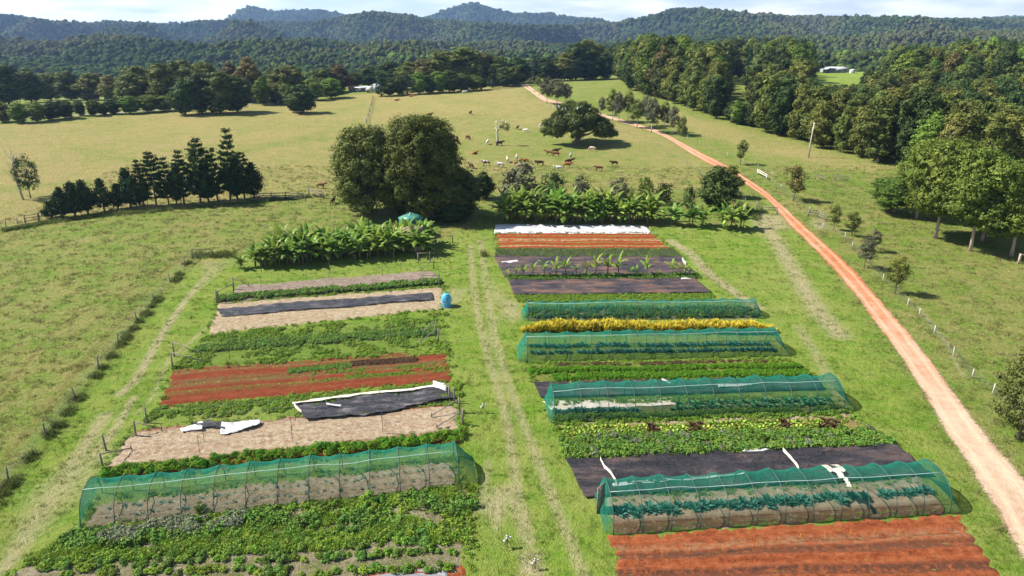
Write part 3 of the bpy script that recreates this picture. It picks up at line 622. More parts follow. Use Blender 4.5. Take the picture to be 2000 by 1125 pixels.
def rosette(name, mat, n, ln, w, e0, e1, droop, seed, ns=2, h0=0, spread=.03):
    r = random.Random(seed); mb = MB()
    for i in range(n):
        f = i/n; blade(mb, (r.gauss(0, spread), r.gauss(0, spread), h0), i*2.4+r.gauss(0, .2), e0+(e1-e0)*f+r.gauss(0, .1), ln*(1-.35*f)*r.uniform(.8, 1.15), w*r.uniform(.8, 1.1), droop*r.uniform(.6, 1.3), ns)
    return mb.mesh(name, mat)
def bush(name, mat, R, H, clumps, leaf, nl, seed, aspect=.8):
    rng = np.random.default_rng(seed); mb = MB(); C = []; Nn = []
    for k in range(clumps):
        a = rng.uniform(0, 6.28); r = R*math.sqrt(rng.uniform(0, 1))*.8; z = H*rng.uniform(.3, .8)*(1-.5*(r/R)**2); cr = R*rng.uniform(.28, .45)
        d = rng.normal(size=(nl, 3)); d /= np.linalg.norm(d, axis=1, keepdims=True); d[:, 2] = np.abs(d[:, 2])*.9-.15
        C.append(np.array([r*math.cos(a), r*math.sin(a), z])+d*cr*np.array([1, 1, .8])); Nn.append(d+rng.normal(size=d.shape)*.35+np.array([0, 0, .4]))
    C = np.concatenate(C); C[:, 2] = np.maximum(C[:, 2], .02); Nn = np.concatenate(Nn)
    mb.quads(C, Nn, rng.uniform(.7, 1.3, len(C))*leaf, rng, aspect); return mb.mesh(name, mat)
def tuft(name, mat, n, ln, w, seed, spread=.1, lean=.5):
    r = random.Random(seed); mb = MB()
    for i in range(n): blade(mb, (r.gauss(0, spread), r.gauss(0, spread), -.02), r.uniform(0, 6.28), r.uniform(math.pi/2-lean, 1.5), ln*r.uniform(.6, 1.2), w, r.uniform(.3, 1.3), 2)
    return mb.mesh(name, mat)
Lf = lambda *a, **k: leafmat(*a, **k)
M_g1 = Lf('bushy_leaf_green', (.07, .15, .02), (.13, .25, .035), (.24, .36, .09), clump=1.5)
M_g2 = Lf('carrot_top_green', (.06, .16, .008), (.10, .25, .012), (.16, .32, .03), clump=1.5)
M_kale = Lf('blue_green_leaf', (.04, .12, .09), (.07, .19, .14), (.13, .27, .22), clump=2)
M_cab = Lf('bright_leaf_green', (.045, .15, .045), (.08, .23, .08), (.15, .33, .15), clump=2)
M_let = Lf('lime_lettuce', (.17, .27, .03), (.27, .38, .05), (.38, .45, .1), clump=2)
M_dred = Lf('dark_red_lettuce', (.06, .038, .02), (.13, .07, .04), (.21, .14, .07), clump=2)
M_yel = Lf('yellow_leaf', (.38, .30, .012), (.66, .56, .035), (.72, .64, .18), clump=1.2, transl=.3, objvar=.12, hv=.012)
M_silv = Lf('silver_grey_herb', (.11, .14, .07), (.19, .21, .12), (.3, .31, .22), clump=2)
M_weed = Lf('weed_green', (.10, .19, .015), (.18, .3, .03), (.27, .38, .07), clump=1)
M_tall = Lf('long_grass', (.08, .12, .02), (.14, .18, .04), (.25, .25, .09), clump=1)
M_lawn = Lf('lawn_grass', (.08, .135, .015), (.13, .2, .025), (.2, .26, .05), clump=.5)
M_dgr = Lf('dry_grass', (.14, .13, .04), (.22, .195, .075), (.34, .28, .13), clump=.5)
def rowpts(cs, v0, u0=0., u1=1., step=.5, jit=.08, skip=0., wob=0.):
    A = bl(cs, u0, v0); B = bl(cs, u1, v0); n = max(int(np.linalg.norm(B-A)/step), 1); out = []
    for i in range(n+1):
        if random.random() < skip: continue
        p = A+(B-A)*(i/n); x, y = p[0]+random.gauss(0, jit), p[1]+random.gauss(0, jit); out.append((x, y, gz(x, y)+.04))
    return out
def rows(proto, pts, s0, s1, label, group):
    for p in pts: s = random.uniform(s0, s1); proto.put(p, random.uniform(0, 6.28), (s, s, s*random.uniform(.85, 1.15)), label, group)
def fillpts(cs, n, rng, u=(0, 1), v=(0, 1), dens=None, lift=.02):
    U = rng.uniform(*u, n); V = rng.uniform(*v, n)
    XY = bl(cs, U[:, None], V[:, None])
    if dens:
        k = np.array([mnoise.fractal(Vector((x*dens[0], y*dens[0]*1.6, dens[2])), .8, 2.2, 4) > dens[1] for x, y in XY]); XY = XY[k]
    return np.column_stack([XY, hz(XY[:, 0], XY[:, 1])+lift])
R_ = np.random.default_rng(3)
def cs_(b): return corners(b)
weedbush = [bush('weed_kind', M_weed, .3, .3, 5, .09, 14, k) for k in range(3)]
grbush = [bush('herb_kind', M_g1, .35, .4, 6, .11, 16, 10+k) for k in range(3)]
carrot = [bush('carrot_kind', M_g2, .3, .42, 8, .08, 20, 20+k, .6) for k in range(3)]
seedl = [rosette('seedling_kind', M_let, 6, .14, .06, .3, 1., .4, k) for k in range(2)]
seedg = [rosette('seedling_kind', M_weed, 6, .16, .05, .4, 1.1, .4, k) for k in range(2)]
silvb = [bush('silver_kind', M_silv, .4, .5, 7, .1, 18, 30+k) for k in range(2)]
def edge_weeds(b, n, s=(.35, .9)):
    q = wpts(b); out = []
    for i in range(len(q)):
        a_, b_ = q[i], q[(i+1) % len(q)]; k = max(int(np.linalg.norm(b_-a_)*n), 1)
        for _ in range(k):
            f = random.random(); x, y = a_*(1-f)+b_*f+np.array([random.gauss(0, .28), random.gauss(0, .22)])
            if mnoise.noise(Vector((x*.8, y*.8, 4))) > -.15: out.append((x, y, gz(x, y)+.02))
    return out
def cover(name, cs, n, protos, label, cat, s=(.7, 1.3), **k):
    p = fillpts(cs, n, R_, **k); scatter(name, p, R_.uniform(*s, len(p)), protos, label, cat)
# --- left block
c = cs_([(430, 572), (856, 540), (859, 556), (430, 590)])
cover('climbing_beans', c, 950, grbush, 'dense green bean plants along the near side of the farthest straw bed', 'crop', (.8, 1.7), v=(.55, .95), dens=(.5, -.25, 1))
c = cs_(B_weed1)
cover('weeds', c, 4200, weedbush, 'green weeds and herbs over the bed between straw and red soil', 'weeds', (.5, 1.2), dens=(.35, -.02, 2))
cover('herb_row', c, 1100, grbush, 'taller dark green row through the middle of the weedy bed', 'crop', (.6, 1.2), v=(.38, .56), u=(.02, .95), dens=(.6, -.2, 3))
c = cs_(B_red1)
p = [q for v0 in (.08, .15, .4, .48, .64, .71) for q in rowpts(c, v0, .02, .97, .28, .03, .1)]
scatter('seedlings', p, R_.uniform(.7, 1.3, len(p)), seedl+seedg, 'rows of tiny seedlings on the left red soil bed', 'seedlings')
cover('leafy_row', c, 900, grbush, 'green leafy row through the left red soil bed', 'crop', (.3, .75), v=(.26, .38), u=(.42, .64))
cover('dark_lettuce', c, 520, [bush('dark_lettuce_kind', M_dred, .25, .25, 5, .1, 16, 3)], 'dark reddish lettuce row at the right of the left red soil bed', 'crop', (.6, 1), v=(.2, .34), u=(.64, .88))
cover('pale_lettuce', c, 420, [bush('pale_lettuce_kind', M_let, .25, .2, 5, .1, 16, 4)], 'pale green lettuces at the right end of the left red soil bed', 'crop', (.5, .9), v=(.02, .14), u=(.86, 1))
cover('green_strip', c, 2200, seedg+weedbush, 'patch of fine green seedlings low on the right half of the red soil bed', 'crop', (.3, .7), v=(.42, .72), u=(.5, .98), dens=(.4, -.1, 5))
c = cs_([(306, 798), (900, 745), (905, 775), (275, 826)])
cover('weeds', c, 2600, weedbush, 'green weedy strip between the red soil bed and the large straw bed', 'weeds', (.4, 1.0), dens=(.4, -.15, 7))
c = cs_(B_carrot0); PC = Proto('leafy_bush', 'vegetable plant', [(None, bush('leafy_bush', M_g2, .4, .5, 12, .09, 34, 60, .6))])
for v0, vn in ((.3, 'back line'), (.72, 'front line')):
    for u0, u1, un in ((.02, .33, 'left third'), (.35, .66, 'middle'), (.68, 1, 'right third')): rows(PC, rowpts(c, v0, u0, u1, .52, .1, .03), .85, 1.45, f'bright green feathery plant behind the left net tunnel, {vn}, {un}', f'bright green plants behind the left tunnel, {vn}, {un}')
c = cs_(B_tl); p = [q for v0 in (.3, .62) for q in rowpts(c, v0, .05, .98, .5, .08, .15)]
scatter('seedlings', p, R_.uniform(.8, 1.8, len(p)), [rosette('seedling_kind', M_kale, 7, .16, .07, .3, 1, .5, 5)], 'young blue green seedlings in straw under the left net tunnel', 'seedlings')
c = cs_(B_veg); PB = Proto('leafy_bush', 'vegetable plant', [(None, bush('leafy_bush', M_g1, .36, .36, 14, .085, 34, 50))])
PB2 = Proto('leafy_bush', 'vegetable plant', [(None, bush('leafy_bush', M_weed, .36, .32, 14, .08, 34, 51))])
RN = ['the short top row of the bottom left vegetable bed', 'the second row of the bottom left vegetable bed', 'the third, broadest row of the bottom left vegetable bed', 'the dark middle row of the bottom left vegetable bed', 'the left part of the lower rows of the bottom left bed', 'the right part of the lower rows just above the silver sheet', 'the lowest row at the bottom frame edge']
for ri, (v0, u0, u1, sk) in enumerate([(.40, .42, .95, .25), (.50, .2, .95, .15), (.58, .0, .97, .2), (.68, .05, .97, .08), (.80, .12, .6, .1), (.84, .55, .96, .05), (.93, .2, .7, .1)]):
    for q in rowpts(c, v0, u0, u1, .5, .13, sk): s = random.uniform(.65, 1.3); (PB if random.random() < .5 else PB2).put(q, random.uniform(0, 6.28), s, 'leafy green bush in '+RN[ri], 'leafy bushes, '+RN[ri])
cover('weeds', c, 3000, weedbush, 'tangled green weeds between the rows of the bottom left vegetable bed', 'weeds', (.5, 1.3), v=(0, .6), dens=(.4, -.12, 11))
cover('herb_tangle', c, 1000, grbush, 'dark green herbs at the upper edge of the bottom left vegetable bed', 'herbs', (.8, 1.7), v=(.02, .35), dens=(.35, .05, 4))
cover('silver_herbs', c, 420, silvb, 'silvery grey herbs beside the left end of the left net tunnel', 'herbs', (.8, 1.5), v=(.03, .3), u=(.08, .42), dens=(.5, .0, 8))
cover('grass_patches', c, 3800, [tuft('veg_grass_kind', M_weed, 26, .42, .035, 3, .16, .8), tuft('veg_grass_kind', M_let, 20, .34, .03, 4, .16, .8)], 'pale green grass patches through the upper half of the bottom left bed', 'grass', (.6, 1.2), v=(0, .6), dens=(.3, .0, 21))
tall = [tuft('tall_kind', M_g1, 40, 1.1, .05, 3, .18, .6)]
PT = Proto('feathery_plant', 'plant', [(None, bush('feathery_plant', M_weed, .5, 1.0, 14, .1, 40, 77))])
for px, py, s, lb in [(722, 985, 1.3, 'tall feathery green plant at the right middle of the vegetable bed'), (392, 1000, 1.0, 'feathery green plant against the left net tunnel'), (735, 1000, .9, 'smaller feathery plant just below the tall one in the vegetable bed')]: PT.put(P(px, py), px, s, lb)
# --- right block
c = cs_([(969, 487), (1316, 487), (1332, 502), (966, 502)])
cover('onion_rows', c, 3400, [tuft('onion_kind', M_silv, 9, .35, .03, 5, .05, .4), tuft('onion_kind', M_weed, 9, .3, .03, 6, .05, .4)], 'fine grey green onion rows between the red soil and the young bananas', 'crop', (.7, 1.2))
c = cs_([(990, 538), (1364, 535), (1368, 544), (992, 547)])
cover('sweet_potato', c, 1100, grbush, 'low dark green leaves along the foot of the young bananas', 'crop', (.5, .9))
c = cs_([(1003, 577), (1392, 574), (1402, 590), (1012, 590)])
cover('green_cover', c, 1500, weedbush, 'green strip of low plants behind the farthest net tunnel', 'crop', (.4, .9))
c = cs_(B_r1); cover('net_tunnel_greens', c, 1500, [bush('kale_kind', M_kale, .3, .35, 6, .12, 16, 4)]+grbush, 'dark leafy greens under the farthest net tunnel', 'crop', (.6, 1.1), v=(.0, .8), dens=(.7, -.2, 2))
PY = Proto('yellow_shrub', 'shrub', [(None, (lambda: (lambda mb: ([blade(mb, (random.gauss(0, .18), random.gauss(0, .18), random.uniform(.0, .45)), random.uniform(0, 6.28), random.uniform(.5, 1.45), random.uniform(.5, .85), .12, random.uniform(.3, 1.2), 3) for _ in range(110)], mb.mesh('yellow_shrub', M_yel))[1])(MB()))())])
A, B = P(1018, 647), P(1522, 650); n = 72
for i in range(n):
    for r in (0, 1):
        f = (i+.5*r)/n; q = A.lerp(B, f)+Vector((random.gauss(0, .1), r*.65+random.gauss(0, .1), 0)); q.z = gz(q.x, q.y)
        e = min(1, 6*f+.45, 8*(1-f)+.4); s = e*random.uniform(.75, 1.15); tz = ('front', 'back')[r]+' line, '+('left', 'left middle', 'right middle', 'right')[min(int(f*4), 3)]+' part'; PY.put(q, random.uniform(0, 6.28), (s, s, s*random.uniform(.85, 1.25)), 'yellow leaved shrub of the hedge between net tunnels, '+tz, 'yellow shrubs, '+tz)
c = cs_(B_r2); PK = Proto('cabbage_plant', 'vegetable plant', [(None, rosette('cabbage_plant', M_kale, 16, .5, .26, .2, 1.3, .6, 9, 3))])
rows(PK, rowpts(c, .15, .03, .97, .5, .06, .03)+rowpts(c, .5, .03, .97, .5, .06, .03), .85, 1.3, 'blue green cabbage plant under the second net tunnel', 'cabbages under the second net tunnel')
c = cs_(B_mid)
cover('carrot_rows', c, 3600, carrot, 'bright green carrot tops in rows in front of the second net tunnel', 'crop', (.6, 1.1), v=(.38, .52), dens=(.6, -.3, 6)); 
cover('carrot_rows', c, 3800, carrot, 'bright green carrot tops in rows just behind the black mat', 'crop', (.6, 1.1), v=(.7, .92), u=(.08, .99), dens=(.6, -.3, 9))
cover('green_cover', c, 1900, weedbush, 'sparse green weeds among the carrot rows', 'weeds', (.4, .9), dens=(.5, 0, 3))
cover('red_lettuce_row', c, 620, [bush('red_lettuce_kind', M_dred, .25, .28, 5, .1, 16, 5)], 'dark red lettuce row along the front of the second net tunnel', 'crop', (.6, 1), v=(.08, .2), u=(.1, .9), dens=(.3, -.2, 9))
c = cs_(B_r3)
PL = Proto('leafy_cabbage', 'vegetable plant', [(None, rosette('leafy_cabbage', M_cab, 14, .5, .3, .2, 1.3, .6, 12, 3))])
rows(PL, rowpts(c, .3, .45, .97, .55, .08, .05)+rowpts(c, .52, .42, .97, .55, .08, .05), .7, 1.2, 'bright green leafy cabbage under the right half of the third net tunnel', 'cabbages under the third net tunnel')
rows(PK, rowpts(c, .52, .02, .3, .5, .06, .02), .9, 1.3, 'dusky blue green cabbage under the left end of the third net tunnel', 'dusky cabbages at the left of the third net tunnel')
cover('low_greens', c, 1700, grbush, 'low dark green plants along the near edge under the third net tunnel', 'crop', (.5, 1), v=(.72, .98), dens=(.5, -.25, 3))
cover('low_greens', c, 900, weedbush, 'low green plants at the back under the third net tunnel', 'crop', (.4, .9), v=(0, .2), dens=(.5, -.2, 5))
c = cs_(B_let)
PLe = Proto('lettuce', 'vegetable plant', [(None, rosette('lettuce', M_let, 18, .3, .2, .15, 1.3, .5, 22, 2))]); PLr = Proto('red_lettuce', 'vegetable plant', [(None, rosette('red_lettuce', M_dred, 20, .38, .14, .3, 1.4, .5, 23, 2))])
reds = [(.28, .31), (.42, .46), (.71, .74), (.84, .9)]
for v0 in (.36, .52, .66):
    for q in rowpts(c, v0, .01, .93, .42, .06, .10):
        u = (proj(q)[0]-1095)/600; isr = any(a < u < b for a, b in reds)
        (PLr if isr else PLe).put(q, random.uniform(0, 6.28), random.uniform(1.0, 1.6), 'dark red lettuce in the lettuce row in front of the third tunnel' if isr else 'lime green lettuce in the row in front of the third tunnel', 'red lettuces of the lettuce bed' if isr else 'green lettuces of the lettuce bed')
cover('weeds', c, 1500, weedbush, 'green weeds among the lettuces', 'weeds', (.4, .9), v=(.0, 1), dens=(.6, .05, 3))
c = cs_(B_wee2)
cover('weeds', c, 3300, weedbush+grbush, 'thick green weeds and herbs between the lettuces and the largest weed mat', 'weeds', (.7, 1.5), dens=(.5, -.35, 6))
cover('silver_herbs', c, 160, silvb, 'greyish herbs in the thick weeds behind the largest weed mat', 'herbs', (.7, 1.4), dens=(.4, .1, 9))
c = cs_(B_r4); PKn = Proto('kale_plant', 'vegetable plant', [(None, rosette('kale_plant', M_kale, 15, .62, .26, .15, 1.25, .7, 31, 3))])
rows(PKn, rowpts(c, .44, .03, .97, .5, .1, .08)+rowpts(c, .53, .0, .7, .7, .12, .25), .75, 1.2, 'blue green kale plant under the nearest right hand net tunnel', 'kale plants under the nearest right hand net tunnel')
cover('low_greens', c, 110, weedbush, 'small green weeds at the back under the nearest right hand net tunnel', 'weeds', (.4, .9), v=(0, .22))
p = rowpts(c, .86, .02, .95, .3, .06, .1); scatter('seedlings', p, R_.uniform(.7, 1.4, len(p)), seedg, 'seedling row at the near edge under the nearest right hand net tunnel', 'seedlings')
c = cs_(B_big); p = [q for v0 in (.2, .27, .34, .56) for q in rowpts(c, v0, .03, .9, .3, .05, .3)]
scatter('seedlings', p, R_.uniform(.5, .9, len(p)), [rosette('seedling_kind', M_dgr, 6, .14, .05, .3, 1, .5, 5)], 'withered little seedlings on the big red soil bed', 'seedlings')
EW = [p_ for b_ in (B_straw2, B_red1, B_straw3, B_tl, B_veg, B_top, B_mid, B_r3, B_let, B_wee2, B_carrot0) for p_ in edge_weeds(b_, 7)]
scatter('edge_weeds', EW, R_.uniform(.35, .95, len(EW)), weedbush, 'small weeds creeping over the edges of the garden beds', 'weeds')
# --- lawn and paddock grass
gt = [tuft('grass_kind', M_lawn, 16, .2, .028, k, .14, .9) for k in range(3)]; dt = [tuft('grass_kind', M_dgr, 18, .3, .03, 5+k, .16, .8) for k in range(3)]
hole = np.zeros(0)
beds_px = [[(424, 594), (466, 556), (848, 527), (872, 600), (895, 690), (912, 850), (930, 950), (912, 1150), (-20, 1150), (150, 1040), (262, 830)], [(966, 440), (1262, 440), (1395, 573), (1490, 600), (1530, 652), (1545, 700), (1600, 740), (1668, 806), (1750, 868), (1830, 925), (1878, 1005), (1985, 1165), (1205, 1165), (1190, 1040), (1135, 975), (1100, 895), (1040, 748), (1000, 577)], RL+RR[::-1]]
def grass_pts(n, x0, x1, y0, y1, gate, power=1.0):
    X = R_.uniform(x0, x1, n); Y = y0+(y1-y0)*R_.uniform(0, 1, n)**power; Z = hz(X, Y)
    dp = Y*CT+(CAMH-Z)*ST; px = 1000+F*X/dp; k = (px > -60) & (px < 2060)
    for b in beds_px: k &= ~inside(X, Y, wpts(b))
    k &= gate(X, Y); X, Y, Z = X[k], Y[k], Z[k]
    k = np.array([mnoise.fractal(Vector((x*.35, y*.7, 5)), .8, 2.2, 4) > -.12+.25*random.random() for x, y in zip(X, Y)])
    return np.column_stack([X[k], Y[k], Z[k]-.02])
gp = wpts(garden)
p = grass_pts(60000, -45, 65, 30, 130, lambda X, Y: inside(X, Y, gp), 1.3); scatter('lawn_grass', p, R_.uniform(.5, 1.1, len(p)), gt, 'short green lawn grass between the garden beds', 'grass', .3)
p = grass_pts(90000, -90, 110, 34, 165, lambda X, Y: ~inside(X, Y, gp), 1.25); scatter('pasture_grass', p, R_.uniform(.6, 1.5, len(p)), dt[:2]+gt, 'tufted green and straw coloured pasture grass around the garden', 'grass', .3)
# long grass under the left fence
FL = [(-60, 1030), (17, 940), (90, 850), (148, 778), (193, 720), (232, 672), (268, 628), (300, 590), (340, 545), (362, 512)]
lg = [tuft('long_grass_kind', M_tall, 50, .62, .04, k, .22, .8) for k in range(3)]
q = wpts(FL); pts = []
for i in range(len(q)-1):
    L_ = np.linalg.norm(q[i+1]-q[i])
    for _ in range(int(L_*17)):
        f = random.random(); b = q[i]*(1-f)+q[i+1]*f; d = abs(mnoise.noise(Vector((b[1]*.45, 2, 0))))
        if d > .2+.12*random.random() or min(f, 1-f) < .07: x, y = b[0]+.35+random.gauss(0, .3), b[1]+random.gauss(0, .2); pts.append((x, y, gz(x, y)))
scatter('long_grass', pts, R_.uniform(.35, .85, len(pts)), lg, 'dark clumps of long grass growing along the left wire fence', 'grass', .2)
c = [(0, 452), (110, 432), (300, 414), (505, 394), (640, 382)]; q = wpts(c); pts = []
for i in range(len(q)-1):
    for _ in range(90): f = random.random(); b = q[i]*(1-f)+q[i+1]*f; x, y = b[0]+random.gauss(0, .4), b[1]+random.gauss(0, .5); pts.append((x, y, gz(x, y)))
for a_, b_ in [((1440, 395), (1480, 430)), ((380, 500), (455, 498))]:
    a2, b2 = P(*a_), P(*b_)
    for _ in range(70): f = random.random(); x, y = a2.x+(b2.x-a2.x)*f+random.gauss(0, .5), a2.y+(b2.y-a2.y)*f+random.gauss(0, .5); pts.append((x, y, gz(x, y)))
scatter('long_grass', pts, R_.uniform(.6, 1.1, len(pts)), lg, 'rough long grass along the farther fences', 'grass', .2)

# ------------------------------------------------------------------ bananas
M_ban = Lf('banana_leaf', (.10, .18, .022), (.175, .285, .04), (.3, .4, .1), clump=.8, transl=.35, rough=.38)
M_bany = Lf('young_banana_leaf', (.13, .24, .03), (.22, .34, .05), (.32, .42, .1), clump=.8, transl=.35, rough=.4)
M_bstem = simple('banana_stem', (.2, .2, .08), (.1, .07, .035), 3, .8)
M_bdead = simple('dead_banana_leaf', (.26, .17, .09), (.13, .08, .04), 3, .9)
def banana(seed, H, nl, ll, lw, mat, dead=4):
    r = random.Random(seed); st = MB().tube([(0, 0, -.1), (.05, .02, H*.5), (.08*r.uniform(-1, 1), .05, H)], [H*.052, H*.042, H*.028], 8)
    if dead:
        a = r.uniform(0, 6.28); dx, dy = .45*math.cos(a), .45*math.sin(a); st.tube([(dx, dy, -.1), (dx*1.3, dy*1.3, H*.62)], [H*.035, H*.02], 7)
    lv = MB()
    for i in range(nl):
        az = i*2.4+r.gauss(0, .25); el = 1.38-(1.45 if dead else 1.05)*(i/nl)**.8+r.gauss(0, .08); b = (0, 0, H*(1-.28*i/nl)-.1)
        blade(lv, b, az, el, ll*r.uniform(.8, 1.12), lw*r.uniform(.85, 1.15), r.uniform(.7, 1.9), 9, .9, .55, r)
    if dead:
        for i in range(5): blade(lv, (dx*1.3, dy*1.3, H*.6), i*1.3+r.random(), 1.35-.2*i, ll*.7, lw*.85, r.uniform(.7, 1.6), 8, .9, .5, r)
    parts = [('stem', st.mesh('stem', M_bstem, True)), ('leaves', lv.mesh('leaves', mat))]
    if dead:
        dm = MB()
        for i in range(dead): blade(dm, (0, 0, H*r.uniform(.75, .95)), r.uniform(0, 6.28), -.6, H*.5, .22, .9, 4, .5, .4, r)
        parts.append(('dead_leaves', dm.mesh('dead_leaves', M_bdead)))
    return Proto('banana_plant', 'banana plant', parts)
BP = [banana(k, 2.4, 15, 2.5, .74, M_ban, 3+k) for k in range(4)]
def topy(v, py):   # height at ground point v that reaches photo row py
    return max(vh(v, proj(v)[1]-py), .3)
def brow(A, B, n, prof, depth_, label, group, s0=.8):
    a, b = P(*A), P(*B)
    for i in range(n):
        for r in range(depth_):
            f = (i+.5*(r % 2)+random.uniform(-.25, .25))/n; f = min(max(f, 0), 1); q = a.lerp(b, f)+Vector((random.gauss(0, .3), r*1.9+random.gauss(0, .35), 0)); q.z = gz(q.x, q.y)
            h = prof(f)*random.uniform(.82, 1.12)*(1+.06*r); s = h/4.1; zn = ('front', 'middle', 'back')[r] if depth_ == 3 else ('front', 'back')[r]; wh = 'left' if f < .34 else 'middle' if f < .67 else 'right'; random.choice(BP).put(q, random.uniform(0, 6.28), (s*random.uniform(.95, 1.2),)*2+(s,), f'{label}, {zn} line, {wh} third', f'{group}, {zn} {wh}')
brow((478, 524), (842, 492), 20, lambda f: 3.1+1.05*sstep(f*5)-.1*f-(.7 if f < .06 else 0), 3, 'banana plant in the dense left banana block', 'banana plants of the left block')
brow((985, 433), (1290, 437), 19, lambda f: 5.3-.5*f, 2, 'tall banana plant in the right hand row behind the white sheet', 'banana plants of the right row')
for px, py, s in [(1315, 440, 1.0), (1352, 443, 1.02), (1372, 440, .9), (1427, 449, 1.12), (1412, 446, 1.0), (1446, 447, 1.05)]:
    BP[px % 4].put(P(px, py), px*.7, s, 'banana plant at the thinning right end of the right hand row', 'banana plants at the right end of the row')
YB = [banana(20+k, 1.1, 7, .95, .26, M_bany, 0) for k in range(3)]
for i, (px, h) in enumerate([(990, 18), (1008, 22), (1022, 26), (1041, 30), (1062, 34), (1086, 38), (1104, 38), (1125, 28), (1146, 32), (1163, 44), (1186, 44), (1207, 44), (1232, 18), (1243, 22), (1262, 38), (1285, 15), (1312, 34), (1329, 28), (1338, 24), (1347, 20)]):
    q = P(px, 541-(px-990)*.008); H = vh(q, h); YB[i % 3].put(q, px, H/1.75, 'young banana plant standing in the row on the purplish weed mat', 'young banana plants on the weed mat')
# ------------------------------------------------------------------ trees
import bmesh
_b = bmesh.new(); bmesh.ops.create_icosphere(_b, subdivisions=2, radius=1); ICO = np.array([v.co[:] for v in _b.verts]); ICF = np.array([[v.index for v in f.verts] for f in _b.faces]); _b.free()
_b = bmesh.new(); bmesh.ops.create_icosphere(_b, subdivisions=3, radius=1); ICO3 = np.array([v.co[:] for v in _b.verts]); ICF3 = np.array([[v.index for v in f.verts] for f in _b.faces]); _b.free()
def crown(lobes, cr, spacing, per, leaf, seed, aspect=.75, flat=.8, nz=.25, rag=.3, core=0, fine=False):
    """lobes: (x,y,z,rx,ry,rz). Clumps sit over each lobe, leaf cards over each clump."""
    rng = np.random.default_rng(seed); C = []; Nn = []; S = []
    L0 = np.array(lobes, float)
    for lb in L0:
        ctr, rad = lb[:3], lb[3:]; area = 4*math.pi*((rad[0]*rad[1])**.8+(rad[0]*rad[2])**.8*2)/3
        n = max(int(area/spacing**2), 4); d = rng.normal(size=(n, 3)); d /= np.linalg.norm(d, axis=1, keepdims=True)
        p = ctr+d*rad*rng.uniform(.72, 1.0, (n, 1))
        keep = np.ones(n, bool)
        for o in L0:
            if o is lb: continue
            keep &= (((p-o[:3])/(o[3:]*.72))**2).sum(1) > 1
        p, d = p[keep], d[keep]
        for q, dd in zip(p, d):
            m_ = int(per*rng.uniform(.5, 1.4)); e = rng.normal(size=(m_, 3)); e /= np.linalg.norm(e, axis=1, keepdims=True)
            r = cr*rng.uniform(.65, 1.35); C.append(q+e*r*rng.uniform(.55, 1.1, (m_, 1))*np.array([1, 1, flat])); Nn.append(e*.8+dd*.5+np.array([0, 0, nz])+rng.normal(size=e.shape)*rag)
    C = np.concatenate(C); Nn = np.concatenate(Nn); mb = MB(); mb.quads(C, Nn, rng.uniform(.65, 1.35, len(C))*leaf, rng, aspect)
    if core:     # the dense inner foliage of each lobe, lumpy
        for lb in L0:
            IC, IF = (ICO3, ICF3) if fine else (ICO, ICF)
            v = IC*np.array([1+.34*mnoise.noise(Vector(p*2.3+lb[:3]))+.2*mnoise.noise(Vector(p*5.5+lb[:3])) for p in IC])[:, None]*core; tv = v[IF]*(1+rng.normal(size=(len(IF), 1, 1))*.07)+rng.normal(size=(len(IF), 3, 3))*(.035 if fine else .06)
            mb.add(lb[:3]+tv.reshape(-1, 3)*lb[3:], None, np.arange(3*len(IF)).reshape(-1, 3))
    return mb
def trunk_mesh(H, r0, lobes, seed, lean=.03, n=8, base=0.0, limbs=99):
    r = random.Random(seed); mb = MB(); pts = [Vector((0, 0, -.3))]; k = 6
    for i in range(1, k+1): pts.append(Vector((r.gauss(0, lean)*H*i/k, r.gauss(0, lean)*H*i/k, H*i/k)))
    mb.tube(pts, [r0*1.25]+[r0*(1-.75*i/k) for i in range(1, k+1)], n)
    for lb in lobes[:limbs]:
        c = Vector(lb[:3]); s = pts[min(max(int((c.z*.55)/H*k), 2), k-1)]; mid = s.lerp(c, .5)+Vector((0, 0, -.06*(c-s).length)); mb.tube([s, mid, c], [r0*.42, r0*.28, r0*.08], 5, False)
    return mb
def rlobes(seed, H, Wd, z0, n, kind='round'):
    r = random.Random(seed); out = []
    for i in range(n):
        f = (i+.5)/n; z = z0+(H-z0)*(.08+.84*f)
        prof = {'round': math.sin(math.pi*(.12+.8*f))**.6, 'tall': (math.sin(math.pi*(.18+.72*f)))**.75, 'cone': 1.05-f}[kind]
        R = Wd/2*prof; a = i*2.4+r.uniform(-.5, .5); d = R*r.uniform(.25, .55) if i < n-1 else 0
        rr = max(R*r.uniform(.5, .72), Wd*.13); out.append((d*math.cos(a), d*math.sin(a), min(z, H-rr*.85), rr, rr, rr*r.uniform(.75, 1.05)))
    return out
M_bark = simple('grey_brown_bark', (.2, .165, .13), (.09, .07, .055), 2, .95)
M_pbark = simple('pale_gum_bark', (.55, .5, .44), (.32, .26, .2), 1.2, .8)
M_rbark = simple('brown_gum_bark', (.3, .17, .1), (.45, .4, .35), .35, .9)
M_olive = Lf('olive_gum_foliage', (.055, .075, .012), (.115, .14, .022), (.2, .215, .05), clump=.22, transl=.18)
M_dkgrn = Lf('dark_forest_foliage', (.028, .05, .012), (.058, .09, .018), (.105, .145, .035), clump=.22, transl=.18)
M_brgrn = Lf('bright_forest_foliage', (.065, .115, .012), (.125, .195, .022), (.2, .27, .05), clump=.25, transl=.22)
M_rust = Lf('rusty_foliage', (.07, .075, .018), (.15, .13, .035), (.23, .18, .06), clump=.3, transl=.18)
M_con = Lf('conifer_foliage', (.012, .03, .012), (.024, .052, .018), (.042, .078, .026), clump=.3, transl=.1)
M_camph = Lf('camphor_foliage', (.05, .075, .012), (.095, .13, .02), (.18, .21, .05), clump=.28, transl=.2, objvar=.08)
